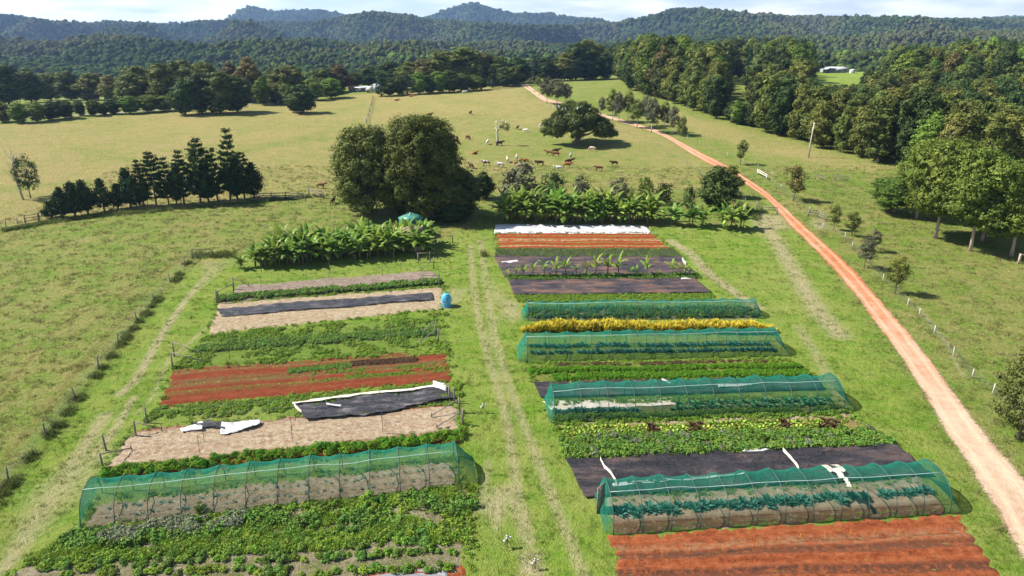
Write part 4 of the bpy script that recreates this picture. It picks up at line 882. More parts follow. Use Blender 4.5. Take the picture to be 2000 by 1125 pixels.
M_camph2 = Lf('brownish_camphor_foliage', (.07, .09, .018), (.125, .148, .03), (.22, .235, .06), clump=.28, transl=.2, objvar=.08)
M_fig = Lf('fig_foliage', (.045, .065, .012), (.085, .11, .022), (.16, .18, .05), clump=.5, transl=.15, objvar=.08)
M_tuffy = Lf('silky_gum_foliage', (.06, .11, .014), (.115, .185, .026), (.2, .28, .055), clump=.35, transl=.22, objvar=.1)
M_grey = Lf('grey_green_foliage', (.07, .08, .04), (.13, .14, .075), (.2, .2, .12), clump=.5, transl=.18)
def tree(name, seed, H, Wd, z0, n, kind, mat, bark, cr=1.1, sp=1.9, per=26, leaf=.5, r0=.3, flat=.8, lobes=None, cat='tree', asp=.75, core=0, fine=False):
    lb = lobes or rlobes(seed, H, Wd, z0, n, kind)
    return Proto(name, cat, [('trunk', trunk_mesh(H*.8, r0, lb, seed).mesh('trunk', bark, True)), ('crown', crown(lb, cr, sp, per, leaf, seed, asp, flat, core=core, fine=fine).mesh('crown', mat))])
# prototypes are 20 m tall unless scaled
G_ol = [tree('gum_tree', 100+k, 20, 11, .6, 14, 'tall', M_olive, M_rbark, leaf=.62, core=.74, per=34) for k in range(3)]
G_dk = [tree('forest_tree', 110+k, 20, 12, .6, 14, 'round', M_dkgrn, M_bark, leaf=.62, core=.74, per=34) for k in range(3)]
G_br = [tree('forest_tree', 120+k, 20, 11, .8, 14, 'round', M_brgrn, M_pbark, leaf=.6, core=.74, per=34) for k in range(2)]
G_ru = [tree('gum_tree', 130, 20, 10, .8, 14, 'tall', M_rust, M_rbark, leaf=.6, core=.74, per=34)]
G_co = [tree('conifer', 140+k, 20, 8, .8, 15, 'cone', M_con, M_bark, cr=.9, sp=1.6, per=20, leaf=.55, flat=.6) for k in range(2)]
G_gy = [tree('gum_tree', 150+k, 9, 4.6, 2.6, 8, 'tall', M_grey if k else M_olive, M_pbark, cr=.55, sp=.9, per=30, leaf=.27, r0=.12) for k in range(3)]
G_airy = [tree('young_gum', 160+k, 6, 3.0, 1.5, 6, 'tall', (M_olive, M_rust, M_grey)[k], M_bark, cr=.4, sp=.7, per=28, leaf=.2, r0=.07) for k in range(3)]
G_sh = [Proto('shrub', 'shrub', [('trunk', MB().tube([(0, 0, -.2), (.1, 0, 1.2)], [.12, .05], 6).mesh('trunk', M_bark)), ('crown', crown(rlobes(170+k, 3, 3.4, .3, 6), .5, .9, 26, .24, 170+k).mesh('crown', mt_))]) for k, mt_ in enumerate((M_dkgrn, M_olive, M_grey, M_brgrn))]
def plant_tree(protos, px, py, top, label, group=None, wpx=None, rz=None, base=20.0, width=11.0):
    q = P(px, py); h = topy(q, top); s = h/base; sw = s if wpx is None else wpx*mpp(q)/width
    return random.choice(protos).put(q, random.uniform(0, 6.28) if rz is None else rz, (sw, sw, s), label, group)
# --- central pair of camphor trees
def big(seed, H, Wd, D, mat, cr, sp, per, leaf, skirt, nl, label, px, py):
    r = random.Random(seed); lb = []
    for i in range(nl):
        f = (i+.5)/nl; z = skirt+(H-skirt)*(f**.85); prof = math.sqrt(max(1-((f-.25)/.82)**2, .03)); a = i*2.4; rr = Wd*.17*r.uniform(.75, 1.2)*(1 if f < .8 else .8)
        d = max(Wd/2*prof-rr, 0)*r.uniform(.75, 1); lb.append((d*math.cos(a), d*math.sin(a)*D/Wd, min(z, H-rr*.8), rr, rr, rr*r.uniform(.7, .95)))
    lb.append((0, 0, H-Wd*.16, Wd*.2, Wd*.2, Wd*.15)); lb.append((0, 0, H*.5, Wd*.28, Wd*.25, H*.3))
    root = empty('camphor_tree', P(px, py), label, 'tree')
    link('trunk', trunk_mesh(H*.7, .65, lb, seed).mesh('trunk', M_bark, True), root); link('crown', crown(lb, cr, sp, per, leaf, seed, core=.6, fine=True).mesh('crown', mat), root); return root
q = P(722, 418); s_ = mpp(q)
big(1, topy(q, 246), 158*s_, 150*s_, M_camph2, .7, 1.15, 40, .3, 1.2, 30, 'left and browner of the two big spreading trees behind the left banana block', 722, 418)
q = P(826, 424); s_ = mpp(q)
big(2, topy(q, 224), 188*s_, 150*s_, M_camph, .7, 1.15, 40, .3, 1.0, 34, 'right and darker of the two big spreading trees, beside the green tank', 826, 424)
for px, py, tp_, wp, lb in [(905, 425, 330, 85, 'dark bushy tree leaning against the right side of the big trees'), (945, 388, 334, 44, 'small dark tree in the gap right of the big trees'), (880, 432, 395, 80, 'low dark tree skirting the right big tree above the garden track')]:
    plant_tree(G_dk, px, py, tp_, lb, wpx=wp, width=12)
for px, py, tp_, wp, k, lb in [(1022, 402, 322, 92, 2, 'wispy tree with feathery flat crown behind the left end of the right banana row'), (1080, 385, 338, 56, 0, 'very dark round shrub behind the right banana row'), (1135, 388, 345, 46, 2, 'grey shrub just right of the very dark one, behind the bananas'),
                            (1212, 388, 350, 50, 2, 'pale grey green shrub behind the middle of the right banana row'), (1262, 388, 345, 34, 3, 'bright green shrub behind the right banana row'), (1295, 398, 358, 44, 0, 'dark green shrub rising behind the right banana row'),
                            (1345, 412, 365, 26, 0, 'narrow dark shrub left of the large shrub by the road'), (1160, 350, 338, 8, 2, 'tiny twig in the cow paddock behind the bananas')][:7]:
    plant_tree([G_sh[k]], px, py, tp_, lb, wpx=wp, base=3., width=3.4)
plant_tree([G_dk[0]], 1398, 412, 322, 'large dark shrubby tree leaning towards the road at the end of the banana row', wpx=78, width=12)
plant_tree([G_ol[1]], 1425, 385, 320, 'lighter olive tree behind the large shrubby tree at the road edge', wpx=45)
# --- fig tree with birds
q = P(1128, 281); s_ = mpp(q); H = topy(q, 196); r = random.Random(5); lb = []
for i in range(22):
    a = i*2.4; f = math.sqrt((i+.5)/22); d = 62*s_*f; z = H*(.79-.40*f**2)+r.uniform(-.06, .08)*H; rr = (20-6*f)*s_*r.uniform(.8, 1.15); lb.append((d*math.cos(a), d*.8*math.sin(a), z, rr, rr, rr*.72))
lb += [(36*s_*math.cos(a_), 30*s_*math.sin(a_), H*.46, 15*s_, 14*s_, 11*s_) for a_ in (0.3, 1.4, 2.5, 3.6, 4.4, 5.2)]+[(52*s_*math.cos(a_), 38*s_*math.sin(a_), H*.31, 14*s_, 12*s_, 10*s_) for a_ in (3.3, 3.9, 5.6, 4.6)]
lb += [(64*s_, -2, H*.27, 12*s_, 10*s_, 9*s_), (-62*s_, 0, H*.3, 12*s_, 10*s_, 9*s_), (45*s_, -5, H*.3, 10*s_, 9*s_, 8*s_)]
fig = empty('fig_tree', q, 'broad dark fig tree dotted with white birds in the cow paddock', 'tree')
link('trunk', trunk_mesh(H*.5, .95, lb[12:22], 9, .04, limbs=9).mesh('trunk', M_bark, True), fig); link('crown', crown(lb, .62, 1.05, 34, .33, 9, core=.72, fine=True).mesh('crown', M_fig), fig)
M_bird = simple('white_feathers', (.85, .85, .85), None, 3, .8)
bm_ = MB(); bm_.lathe([(.001, -.34), (.1, -.25), (.15, -.05), (.13, .12), (.07, .25), (.085, .33), (.06, .41), (.001, .44)], (0, 0, .34), 10)
bv = bm_.v[0]; bv[:, 0] += (bv[:, 2]-.34)*.55; bm_.add([(-.3, -.05, .02), (-.3, .05, .02), (-.05, .06, .2), (-.05, -.06, .2), (-.3, 0, .06)], None, [[0, 1, 2], [0, 2, 3], [0, 3, 4], [1, 4, 2]]); bm_.add([(.22, -.03, .7), (.22, .03, .7), (.36, 0, .66), (.22, 0, .74)], None, [[0, 2, 1], [0, 3, 2], [1, 2, 3]])
PBd = Proto('white_bird', 'bird', [(None, bm_.mesh('white_bird', M_bird, True))])
def at_depth(px, py, Y): d = pix_dir(px, py); t_ = Y/d[1]; return Vector((d[0]*t_, Y, CAMH+d[2]*t_))
for bx, by, dy, sz in [(1080, 212, 3, 1.1), (1092, 211, 4, 1.6), (1099, 216, 4, 1.6), (1105, 215, 4.5, 1.4), (1128, 214, 5, 1.5), (1118, 237, 7, 1.3), (1122, 243, 7.5, 1.4), (1132, 242, 7, 1.4), (1152, 215, 4, 1.0), (1079, 206, 1, 1.3), (1088, 250, 6, .9)]:
    o = at_depth(bx, by, q.y-dy*s_*7); PBd.put(o, random.uniform(0, 6.28), sz*.62, 'white bird perched in the broad fig tree', 'white birds in the fig tree')
# --- dead tree with birds
q = P(971, 284); H = topy(q, 240); dt_ = empty('dead_tree', q, 'slender pale dead tree standing among the cows', 'tree')
link('trunk', MB().tube([(0, 0, -.2), (.15, 0, H*.3), (-.1, 0, H*.55), (.1, 0, H*.8)], [.42, .3, .24, .14], 7).tube([(-.05, 0, H*.55), (.8, 0, H*.78), (1.5, .2, H*.95)], [.16, .11, .05], 6).tube([(.1, 0, H*.75), (-.5, 0, H*.93)], [.1, .04], 5).tube([(.6, 0, H*.7), (2.0, 0, H*.85)], [.09, .04], 5).mesh('trunk', M_pbark, True), dt_)
link('crown', crown([(1.3, 0, H*.92, 1.1, .9, .8), (2.2, 0, H*.86, 1.1, .9, 1.0), (2.6, 0, H*.74, .7, .6, .6)], .35, .7, 16, .22, 4).mesh('crown', M_camph2), dt_)
for bx, by in [(969, 240), (979, 241), (983, 238), (988, 241), (968, 252), (975, 247)]:
    PBd.put(at_depth(bx, by, q.y-.8), bx, .85, 'white bird perched on top of the dead tree', 'white birds on the dead tree')
# --- lone pair on the left
plant_tree([tree('forest_tree', 190, 20, 12, 3.5, 12, 'round', M_dkgrn, M_bark, cr=1.3, sp=2.2, per=26, leaf=.6)], 60, 387, 300, 'lone green tree on the far left paddock', wpx=48, width=13)
q = P(46, 390); H = topy(q, 297); o = empty('bare_tree', q, 'bare grey tree leaning beside the lone green tree on the left', 'tree')
mb = MB().tube([(0, 0, -.2), (-.6, 0, H*.4), (-.7, 0, H*.7), (.1, 0, H)], [.22, .16, .1, .03], 6); rr_ = random.Random(3)
for i in range(26):
    f = rr_.uniform(.35, .95); s0 = Vector((-.6-.1*f+.6*max(f-.6, 0), 0, H*f)); a = rr_.uniform(0, 6.28); ln = rr_.uniform(.8, 2.4)
    mb.tube([s0, s0+Vector((math.cos(a)*ln*.5, math.sin(a)*ln*.5, ln*.5)), s0+Vector((math.cos(a)*ln*.8, math.sin(a)*ln*.8, ln*1.1))], [.05, .03, .012], 4, False)
link('trunk', mb.mesh('trunk', M_pbark), o)
# --- hoop pines
def hoop(seed, H, Wd):
    r = random.Random(seed); rng = np.random.default_rng(seed); tr = MB().tube([(0, 0, -.2), (0, 0, H*.5), (r.gauss(0, .1), 0, H*.97)], [.2, .13, .03], 7); mb = MB(); z = H*.14; k = 0
    while z < H*.97:
        f = (z-H*.14)/(H*.86); Lb = Wd/2*(1.08-f)**.6*(.45+.55*min(1, f*5+.35))*r.uniform(.6, 1.2); nb = r.choice((5, 6)) if f < .85 else 4
        for j in range(nb):
            a = j*6.283/nb+k*.7+r.gauss(0, .2); LL = Lb*r.uniform(.7, 1.15); d = np.array([math.cos(a), math.sin(a), 0]); pts = []
            for s in np.linspace(.45, 1, max(int(LL/.22), 3)):
                c = np.array([0, 0, z])+d*LL*s+np.array([0, 0, LL*.42*s*s-.1*LL*s]); m_ = 12; e = rng.normal(size=(m_, 3)); rad = .22+.22*s
                pts.append(c+e*np.array([rad*.55, rad*.55, rad*.42])+np.array([0, 0, .1])); nr = rng.normal(size=(m_, 3)); nr[:, 2] *= .3; nr += d*.25+np.array([0, 0, .15]); mb.quads(pts[-1], nr, rng.uniform(.28, .48, m_), rng, .55)
            tr.tube([(0, 0, z-.1), tuple(np.array([0, 0, z])+d*LL*.9+np.array([0, 0, LL*.2]))], [.045, .015], 4, False)
        z += H*.062*r.uniform(.8, 1.25)+.22; k += 1
    return Proto('hoop_pine', 'pine tree', [('trunk', tr.mesh('trunk', M_bark)), ('crown', mb.mesh('crown', Mpine))])
Mpine = Lf('hoop_pine_needles', (.014, .036, .01), (.028, .062, .015), (.06, .105, .026), clump=.8, transl=.12, objvar=.15)
HP = [hoop(1, 6, 4.6), hoop(2, 6, 4.2), hoop(3, 13, 6.2), hoop(4, 13, 5.6), hoop(5, 13, 6.8)]
for i, (bx, by, tp_, wp) in enumerate([(102, 426, 393, 30), (123, 426, 367, 40), (147, 423, 357, 36), (173, 419, 352, 40), (204, 412, 351, 34), (231, 409, 360, 34), (256, 406, 331, 40), (282, 404, 312, 42), (306, 402, 296, 44), (330, 400, 303, 44), (360, 398, 294, 46), (392, 396, 268, 46), (426, 393, 285, 44), (450, 391, 252, 50), (478, 389, 296, 44), (497, 388, 318, 34), (268, 407, 345, 30), (345, 401, 322, 36), (408, 396, 318, 40), (464, 391, 312, 40)]):
    q = P(bx, by); h = topy(q, tp_); k = i % 2 if h < 8.5 else 2+i % 3; b_, w_ = ((6, 4.4) if k < 2 else (13, 6.2)); sw = wp*mpp(q)/w_
    NTH = 'first second third fourth fifth sixth seventh eighth ninth tenth eleventh twelfth thirteenth fourteenth fifteenth sixteenth'.split(); ex = ['gap filling hoop pine squeezed between the small ones of the row', 'hoop pine squeezed between taller ones in the middle of the row', 'shorter hoop pine hidden among the tall ones of the row', 'shorter hoop pine near the right end of the pine row']
    lab = ('one of the small hoop pines at the low left end of the pine row' if h < 8.5 else 'one of the tall dark hoop pines at the right end of the pine row')
    lab = ex[i-16] if i >= 16 else f'{NTH[i]} hoop pine from the left in the pine row, '+('small and open' if h < 8.5 else 'tall and dark')
    hp_ = HP[k].put(q, i*1.3, (sw*random.uniform(1.0, 1.35), sw*random.uniform(1.0, 1.35), h/b_), lab, 'small pines of the row' if h < 8.5 else 'tall pines of the row'); hp_.rotation_euler = (random.gauss(0, .05), random.gauss(0, .06), i*1.3)
# --- group of gums on the right paddock
M_tg = [tree('paddock_gum', 200+k, 15, 11, 2.0+1.6*k, 13, 'round', M_tuffy, M_rbark, cr=.7, sp=1.15, per=38, leaf=.3, r0=.24, core=.7, fine=True) for k in range(2)]
for k, (bx, by, tp_, wp, lb) in enumerate([(1790, 425, 268, 120, 'back left gum of the group on the right paddock, forked pale limbs'), (1826, 465, 272, 150, 'tall gum with straight trunk in the middle of the right paddock group'), (1745, 415, 345, 110, 'low spreading gum at the left edge of the right paddock group'),
                                          (1895, 490, 292, 150, 'nearest gum of the right paddock group, white and brown trunk'), (1918, 470, 320, 140, 'gum behind the nearest one in the right paddock group'), (1975, 500, 345, 150, 'rightmost gum of the paddock group, cut by the frame'), (1915, 440, 300, 110, 'gum at the back of the right paddock group')]):
    plant_tree([M_tg[k % 2]], bx, by, tp_, lb, wpx=wp, base=15., width=11)
for bx, by, tp_, wp, k, lb in [(1550, 393, 322, 48, 1, 'young gum with reddish top beside the dirt road'), (1446, 322, 272, 30, 0, 'small gum standing alone beyond the dirt road'), (1628, 450, 398, 26, 0, 'narrow dark sapling right of the timber gate'), (1663, 462, 412, 34, 0, 'thin sapling with round top beyond the narrow one'),
                            (1688, 524, 460, 38, 2, 'straggly pale sapling right of the road'), (1706, 492, 445, 26, 2, 'slim sapling behind the straggly one'), (1748, 574, 498, 48, 0, 'round headed sapling on a thin stem beside the white posts')]:
    plant_tree([G_airy[k]], bx, by, tp_, lb, wpx=wp, base=6., width=3.)
q = P(1990, 858); o = tree('casuarina', 210, 8, 5.5, .6, 12, 'tall', M_fig, M_bark, cr=.4, sp=.7, per=24, leaf=.2, r0=.15); h = topy(q, 672)
o.put(q, .4, (125*mpp(q)/5.5,)*2+(h/8,), 'dark feathery tree at the right edge beside the road')
# --- trees along the road
for i, (bx, by, tp_, wp, k) in enumerate([(1068, 203, 148, 34, 1), (1088, 205, 152, 36, 2), (1104, 203, 162, 30, 1), (1036, 168, 152, 14, 2), (1052, 176, 150, 16, 0)]):
    plant_tree([G_gy[k]], bx, by, tp_, 'grey green tree in the clump by the far bend of the dirt road', 'grey trees at the far bend', wpx=wp, base=9., width=4.6)
for i, (bx, by, tp_, wp, k) in enumerate([(1196, 237, 172, 32, 0), (1208, 240, 178, 28, 1), (1244, 250, 192, 38, 0), (1226, 238, 176, 28, 0), (1272, 259, 190, 36, 1), (1296, 258, 196, 26, 0), (1313, 263, 205, 24, 1), (1176, 226, 188, 16, 2), (1260, 246, 184, 26, 2)]):
    plant_tree([G_gy[k]], bx, by, tp_, 'slim gum tree in the roadside avenue right of the fig tree', 'slim gums along the road', wpx=wp, base=9., width=4.6)
plant_tree([G_sh[1]], 1332, 266, 230, 'round olive bush at the end of the roadside gums', wpx=24, base=3., width=3.4)
# --- middle distance trees, left and centre
kinds = {'o': G_ol, 'd': G_dk, 'b': G_br, 'c': G_co, 'r': G_ru}
def mid_trees(lst, label, group):
    ORD = 'first second third fourth fifth sixth seventh eighth ninth tenth'.split(); cnt = {}
    for bx, by, tp_, wp, k in sorted(lst):
        n_ = cnt[k] = cnt.get(k, -1)+1; tot = sum(1 for a_ in lst if a_[4] == k)
        plant_tree(kinds[k], bx, by, tp_, label[k]+(f', {ORD[n_]} from left' if tot > 1 else ''), (group+{'o': ', olive', 'd': ', dark', 'b': ', bright', 'c': ', conifers', 'r': ', rusty'}[k]), wpx=wp, width=8 if k == 'c' else 11)
def lab(where): return {'o': 'olive green gum tree '+where, 'd': 'dark rounded tree '+where, 'b': 'bright green tree '+where, 'c': 'dark pointed conifer '+where, 'r': 'rusty green tree '+where}
mid_trees([(8, 238, 198, 40, 'r'), (40, 240, 200, 42, 'b'), (74, 238, 198, 40, 'b'), (104, 234, 196, 40, 'd'), (128, 231, 194, 40, 'd'), (158, 226, 196, 24, 'd'), (184, 226, 193, 28, 'd'), (202, 224, 200, 26, 'o'), (222, 223, 192, 34, 'd'), (255, 222, 186, 44, 'b'), (290, 219, 184, 46, 'b'), (322, 217, 186, 42, 'b'), (345, 214, 186, 30, 'r')], lab('in the far left hedge line by the gravel road'), 'hedge line trees')
mid_trees([(362, 224, 152, 52, 'd'), (395, 222, 140, 62, 'd'), (430, 222, 138, 66, 'd'), (464, 219, 148, 58, 'd')], lab('in the dark clump at the left paddock edge'), 'dark clump trees')
mid_trees([(276, 205, 126, 80, 'o'), (250, 206, 150, 50, 'o'), (320, 205, 118, 66, 'o'), (365, 200, 112, 70, 'o'), (410, 200, 116, 70, 'o'), (455, 198, 118, 60, 'r'), (492, 200, 107, 66, 'r'), (18, 205, 124, 66, 'd'), (62, 200, 132, 60, 'd'), (100, 196, 140, 60, 'o'), (140, 196, 136, 60, 'o'), (182, 196, 140, 60, 'o'), (218, 198, 144, 52, 'r')], lab('in the tall belt behind the gravel road'), 'tall belt trees')
mid_trees([(515, 205, 150, 40, 'b'), (540, 202, 160, 46, 'o'), (562, 204, 162, 40, 'o'), (572, 190, 124, 62, 'o'), (545, 190, 130, 55, 'o'), (612, 196, 152, 44, 'b'), (648, 192, 151, 50, 'b'), (662, 180, 124, 60, 'r'), (630, 184, 130, 60, 'o'), (690, 172, 140, 40, 'd'), (720, 168, 128, 50, 'd'), (600, 188, 150, 50, 'd')], lab('beyond the paddock left of the dark shed'), 'trees left of the shed')
plant_tree([G_dk[2]], 590, 221, 163, 'dark tree standing alone in the straw paddock with a pool of shadow', wpx=66, width=12)
plant_tree([G_dk[0]], 574, 220, 172, 'smaller dark tree touching the lone dark tree in the straw paddock', wpx=36, width=12)
mid_trees([(745, 188, 140, 34, 'c'), (762, 187, 150, 32, 'd'), (780, 186, 148, 30, 'd'), (796, 185, 139, 34, 'c'), (818, 184, 140, 42, 'b'), (838, 182, 146, 38, 'd'), (858, 181, 138, 44, 'b'), (878, 180, 135, 40, 'd'), (902, 178, 142, 44, 'd'), (925, 176, 146, 40, 'b'), (940, 175, 130, 34, 'c'), (962, 172, 124, 32, 'c'), (984, 169, 130, 34, 'd'), (1002, 167, 128, 36, 'o')], lab('along the crest of the cow paddock'), 'crest line trees')
mid_trees([(870, 168, 96, 90, 'o'), (905, 166, 88, 100, 'o'), (940, 164, 100, 80, 'r'), (830, 168, 112, 70, 'r'), (975, 164, 108, 60, 'o'), (955, 164, 102, 40, 'c'), (1010, 162, 110, 50, 'd'), (800, 168, 118, 60, 'o'), (760, 168, 118, 60, 'd')], lab('rising behind the crest of the cow paddock'), 'trees behind the crest')
mid_trees([(1022, 162, 128, 36, 'd'), (1044, 160, 104, 36, 'c'), (1066, 158, 110, 40, 'd'), (1084, 157, 112, 40, 'd'), (1102, 157, 100, 50, 'o'), (1124, 156, 82, 50, 'd'), (1142, 155, 73, 56, 'o'), (1164, 154, 82, 50, 'o'), (1180, 155, 100, 40, 'd'), (1114, 157, 118, 50, 'd'), (1150, 156, 112, 60, 'd')], lab('behind the back paddock by the road end'), 'back paddock trees')
# --- the forest on the right
HOUSE_Y = P(1638, 142).y; print('house y', HOUSE_Y)
skyl = [(1180, 92), (1215, 80), (1260, 65), (1300, 54), (1350, 62), (1372, 88), (1400, 80), (1450, 65), (1500, 62), (1560, 70), (1588, 84), (1602, 118), (1690, 118), (1715, 108), (1760, 88), (1830, 96), (1880, 68), (1930, 70), (2080, 88)]
rg = random.Random(11); cand = []
yy = 150.
while yy < 620:
    xx = float(np.interp(yy, XE_Y, XE_X))+2
    while xx < yy*.80+30:
        x, y = xx+rg.uniform(-2.2, 2.2), yy+rg.uniform(-2.2, 2.2); z = gz(x, y); px, py = proj((x, y, z))
        if px < 2060: cand.append((y, x, z, px, py))
        xx += (6.4 if yy < 330 else 9)*(1+.002*(yy-150))
    yy += 6.4 if yy < 330 else 10
cand.sort(); nform = 0; far_pts = []
clear_px = [(1585, 1725, 128, 175), (1412, 1470, 168, 200)]
def blocked(px, top, base): return any(a < px < b and top < d and base > c for a, b, c, d in clear_px)
def zone(px, y, k):
    e = 'front row' if y < np.interp(px, [1180, 1400, 1750, 2060], [330, 250, 180, 150])+14 else 'inner part'
    w_ = 'forest above the road bend' if px < 1330 else 'forest left of the clearing' if px < 1475 else 'forest behind the pole' if px < 1620 else 'forest below the farmhouse' if px < 1760 else 'forest behind the paddock gums'
    return e+', '+w_
for y, x, z, px, py in cand:
    if any(a-8 < px < b+8 and c-4 < py < d+4 for a, b, c, d in clear_px): continue
    H = rg.uniform(12, 18) if y < 290 else rg.uniform(15, 22); cap = float(np.interp(px, [a for a, _ in skyl], [b for _, b in skyl])) + rg.uniform(0, 10)
    if 1575 < px < 1735 and y < HOUSE_Y+6: cap = max(cap, 166 if px < 1690 else 140)
    if 1408 < px < 1474 and y < 330: cap = max(cap, 196)
    hc = topy(Vector((x, y, z)), min(cap, py-4)); H = min(H, hc)
    if H < 4: continue
    u = mnoise.noise(Vector((x*.02, y*.02, 3)))+rg.gauss(0, .14)
    k = 'o' if u < .02 else 'd' if u < .22 else 'b' if u < .36 else 'r'
    if y > 300 and px > 1690: k = 'c' if u < .1 else 'b' if u < .3 else 'd'
    elif y > 300 and 1500 < px < 1600: k = 'c' if u < .15 else 'd'
    if nform < 292:
        nform += 1; s = H/20; sw = max(s, .6)*rg.uniform(.92, 1.2); rg.choice(kinds[k]).put((x, y, z), rg.uniform(0, 6.28), (sw, sw, s), lab('in the '+zone(px, y, k))[k], 'forest trees, '+zone(px, y, k)+', '+{'o': 'olive', 'd': 'dark', 'b': 'bright', 'r': 'rusty', 'c': 'conifers'}[k])
    else: far_pts.append((x, y, z, H/20))
print('forest individuals', nform, 'rest', len(far_pts))
if far_pts:
    fp = np.array(far_pts); scatter('far_wood', fp[:, :3], fp[:, 3]*1.1, [kd[0].parts[1][1] for kd in (G_dk, G_co, G_ol, G_br)], 'distant crowns of the dense wood behind the forest on the right', 'wood', .03)

# ------------------------------------------------------------------ hills and their forest
def ridge(name, prof, R, Wf, foot, canopy, spur, seed, dens, size, mats, label, Wb=500, x0=-260, x1=2260, NA=240, NR=44, tfoot=None):
    rngh = np.random.default_rng(seed); pxs = np.linspace(x0, x1, NA); pys = np.interp(pxs, [a for a, _ in prof], [b for _, b in prof])
    V = np.zeros((NR+8, NA, 3))
    for i, (a, b) in enumerate(zip(pxs, pys)):
        u = (a-1000)/F; w_ = -(b-562.5)/F; dy = CT+w_*ST; dz = -ST+w_*CT; t_ = R/dy; zr = CAMH+dz*t_-canopy; ux = u/dy
        for j in range(NR+8):
            s = j/(NR-1)
            if s <= 1: Y = R-Wf*(1-s); zz = foot+(zr-foot)*(s**1.15*(1-.0*s)); g = math.sin(math.pi*min(s, 1))
            else: Y = R+(j-NR+1)/8*Wb; zz = zr-(j-NR+1)/8*(zr-foot)*.9; g = .0
            X = ux*Y; nv_ = mnoise.fractal(Vector((X*.0016+seed, Y*.0016, seed)), .9, 2.1, 4); rd = abs(mnoise.noise(Vector((X*.0032+seed*3, Y*.0012, 5))))
            zz = zz+g*spur*(nv_*.9-rd*1.2+.3); V[j, i] = (X, Y, min(zz, CAMH+(zr+canopy-CAMH)*Y/R-canopy*1.0) if s <= 1 else zz)
    ii = (np.arange(NR+7)[:, None]*NA+np.arange(NA-1)[None]).ravel()
    struct(link('hills', MB().add(V.reshape(-1, 3), np.stack([ii, ii+1, ii+NA+1, ii+NA], -1)).mesh('hills', M_hill, True)))
    # crowns: sample the front slope by area
    A = np.abs((V[1:NR, 1:, 0]-V[1:NR, :-1, 0])*(V[1:NR, 1:, 1]-V[:NR-1, 1:, 1])); pr = (A/A.sum()).ravel(); n = int(A.sum()*dens); cell = rngh.choice(len(pr), n, p=pr)
    j, i = cell//(NA-1), cell % (NA-1); f, g = rngh.random(n)[:, None], rngh.random(n)[:, None]
    p = (V[j, i]*(1-f)+V[j, i+1]*f)*(1-g)+(V[j+1, i]*(1-f)+V[j+1, i+1]*f)*g
    # a row along the skyline
    p[:, 2] -= 1.0
    lbl_ = np.array([mnoise.fractal(Vector((q_[0]*.0035+seed, q_[1]*.0022, seed)), .8, 2.1, 3) for q_ in p])+rngh.normal(size=n)*.16; nk = len(mats); pick = np.clip(((lbl_+.5)*nk).astype(int), 0, nk-1)  # noise groups foliage tones into stands, their colour imitating broad hill shading
    scatter(name, p, size*rngh.uniform(.65, 1.35, n)*np.where(rngh.random(n) < .05, 1.35, 1), mats, label, 'forest', .12, seed, pick); print(name, n)
M_hill = soilmat('forest_floor', [(.35, (.012, .022, .01)), (.6, (.03, .045, .018))], sc=.02)
def dome(seed, mat, hz_=1.0):
    rng = np.random.default_rng(seed); mb = MB()
    for k in range(5):
        r = rng.uniform(2.2, 3.6); c = np.array([rng.uniform(-2.6, 2.6), rng.uniform(-2.6, 2.6), rng.uniform(4.2, 7.5)*hz_])
        d = np.array([1+.3*mnoise.noise(Vector(p*2.1+c))+.22*mnoise.noise(Vector(p*5+c)) for p in ICO])+rng.normal(size=len(ICO))*.07
        mb.add(c+ICO*d[:, None]*np.array([r, r, r*.85*hz_]), None, ICF)
    mb.add(np.array([0, 0, 2.5])+ICO*np.array([3.4, 3.4, 4]), None, ICF)
    C = []; e = rng.normal(size=(60, 3)); e /= np.linalg.norm(e, axis=1, keepdims=True); e[:, 2] = np.abs(e[:, 2])
    mb.quads(np.array([0, 0, 5.*hz_])+e*np.array([4.6, 4.6, 4.2*hz_]), e, rng.uniform(.8, 1.6, 60), rng, .8)
    return mb.mesh('crown_kind', mat)
Mh = [Lf(f'hill_foliage_{n_}', *c_, clump=.1, transl=.1, objvar=.22, rough=.95, spec=.02) for n_, c_ in (('dark', ((.024, .042, .012), (.044, .068, .018), (.072, .098, .03))), ('olive', ((.045, .06, .016), (.08, .098, .026), (.12, .135, .045))), ('green', ((.038, .07, .014), (.066, .112, .022), (.105, .155, .038))), ('pale', ((.06, .07, .03), (.1, .105, .05), (.14, .14, .075))))]
DM = [dome(k, Mh[[0, 0, 2, 1, 1, 3][k]], hz_=1+.25*(k % 2)) for k in range(6)]
DM2 = [dome(10+k, Mh[[2, 2, 1, 2][k]]) for k in range(4)]
SK = [(-300, 20), (0, 29), (40, 34), (100, 42), (160, 47), (240, 45), (300, 47), (350, 42), (440, 41), (520, 43), (600, 43), (620, 42), (680, 31), (730, 24), (790, 30), (830, 38), (900, 44), (980, 50), (1060, 52), (1140, 48), (1200, 46), (1240, 39), (1300, 23), (1330, 17), (1400, 22), (1480, 31), (1600, 33), (1700, 36), (1850, 38), (2000, 40), (2300, 36)]
FK = [(-300, 60), (380, 60), (430, 46), (460, 27), (480, 13), (505, 15), (522, 23), (545, 25), (575, 21), (600, 19), (640, 24), (680, 34), (720, 50), (790, 46), (835, 33), (870, 23), (905, 12), (930, 9), (960, 18), (1000, 29), (1060, 29), (1120, 36), (1180, 43), (1215, 52), (1260, 60), (1880, 60), (1925, 36), (1960, 33), (2000, 35), (2100, 40), (2300, 60)]
ridge('far_peak_forest', FK, 4300, 1100, 30, 9, 170, 1, .0045, 1.4, DM[:3], 'bluish forest covering the most distant peaks', NA=200)
ridge('ridge_forest', SK, 2600, 1050, 14, 9, 190, 2, .015, .95, DM, 'dense forest covering the long main ridge of hills', NA=260)
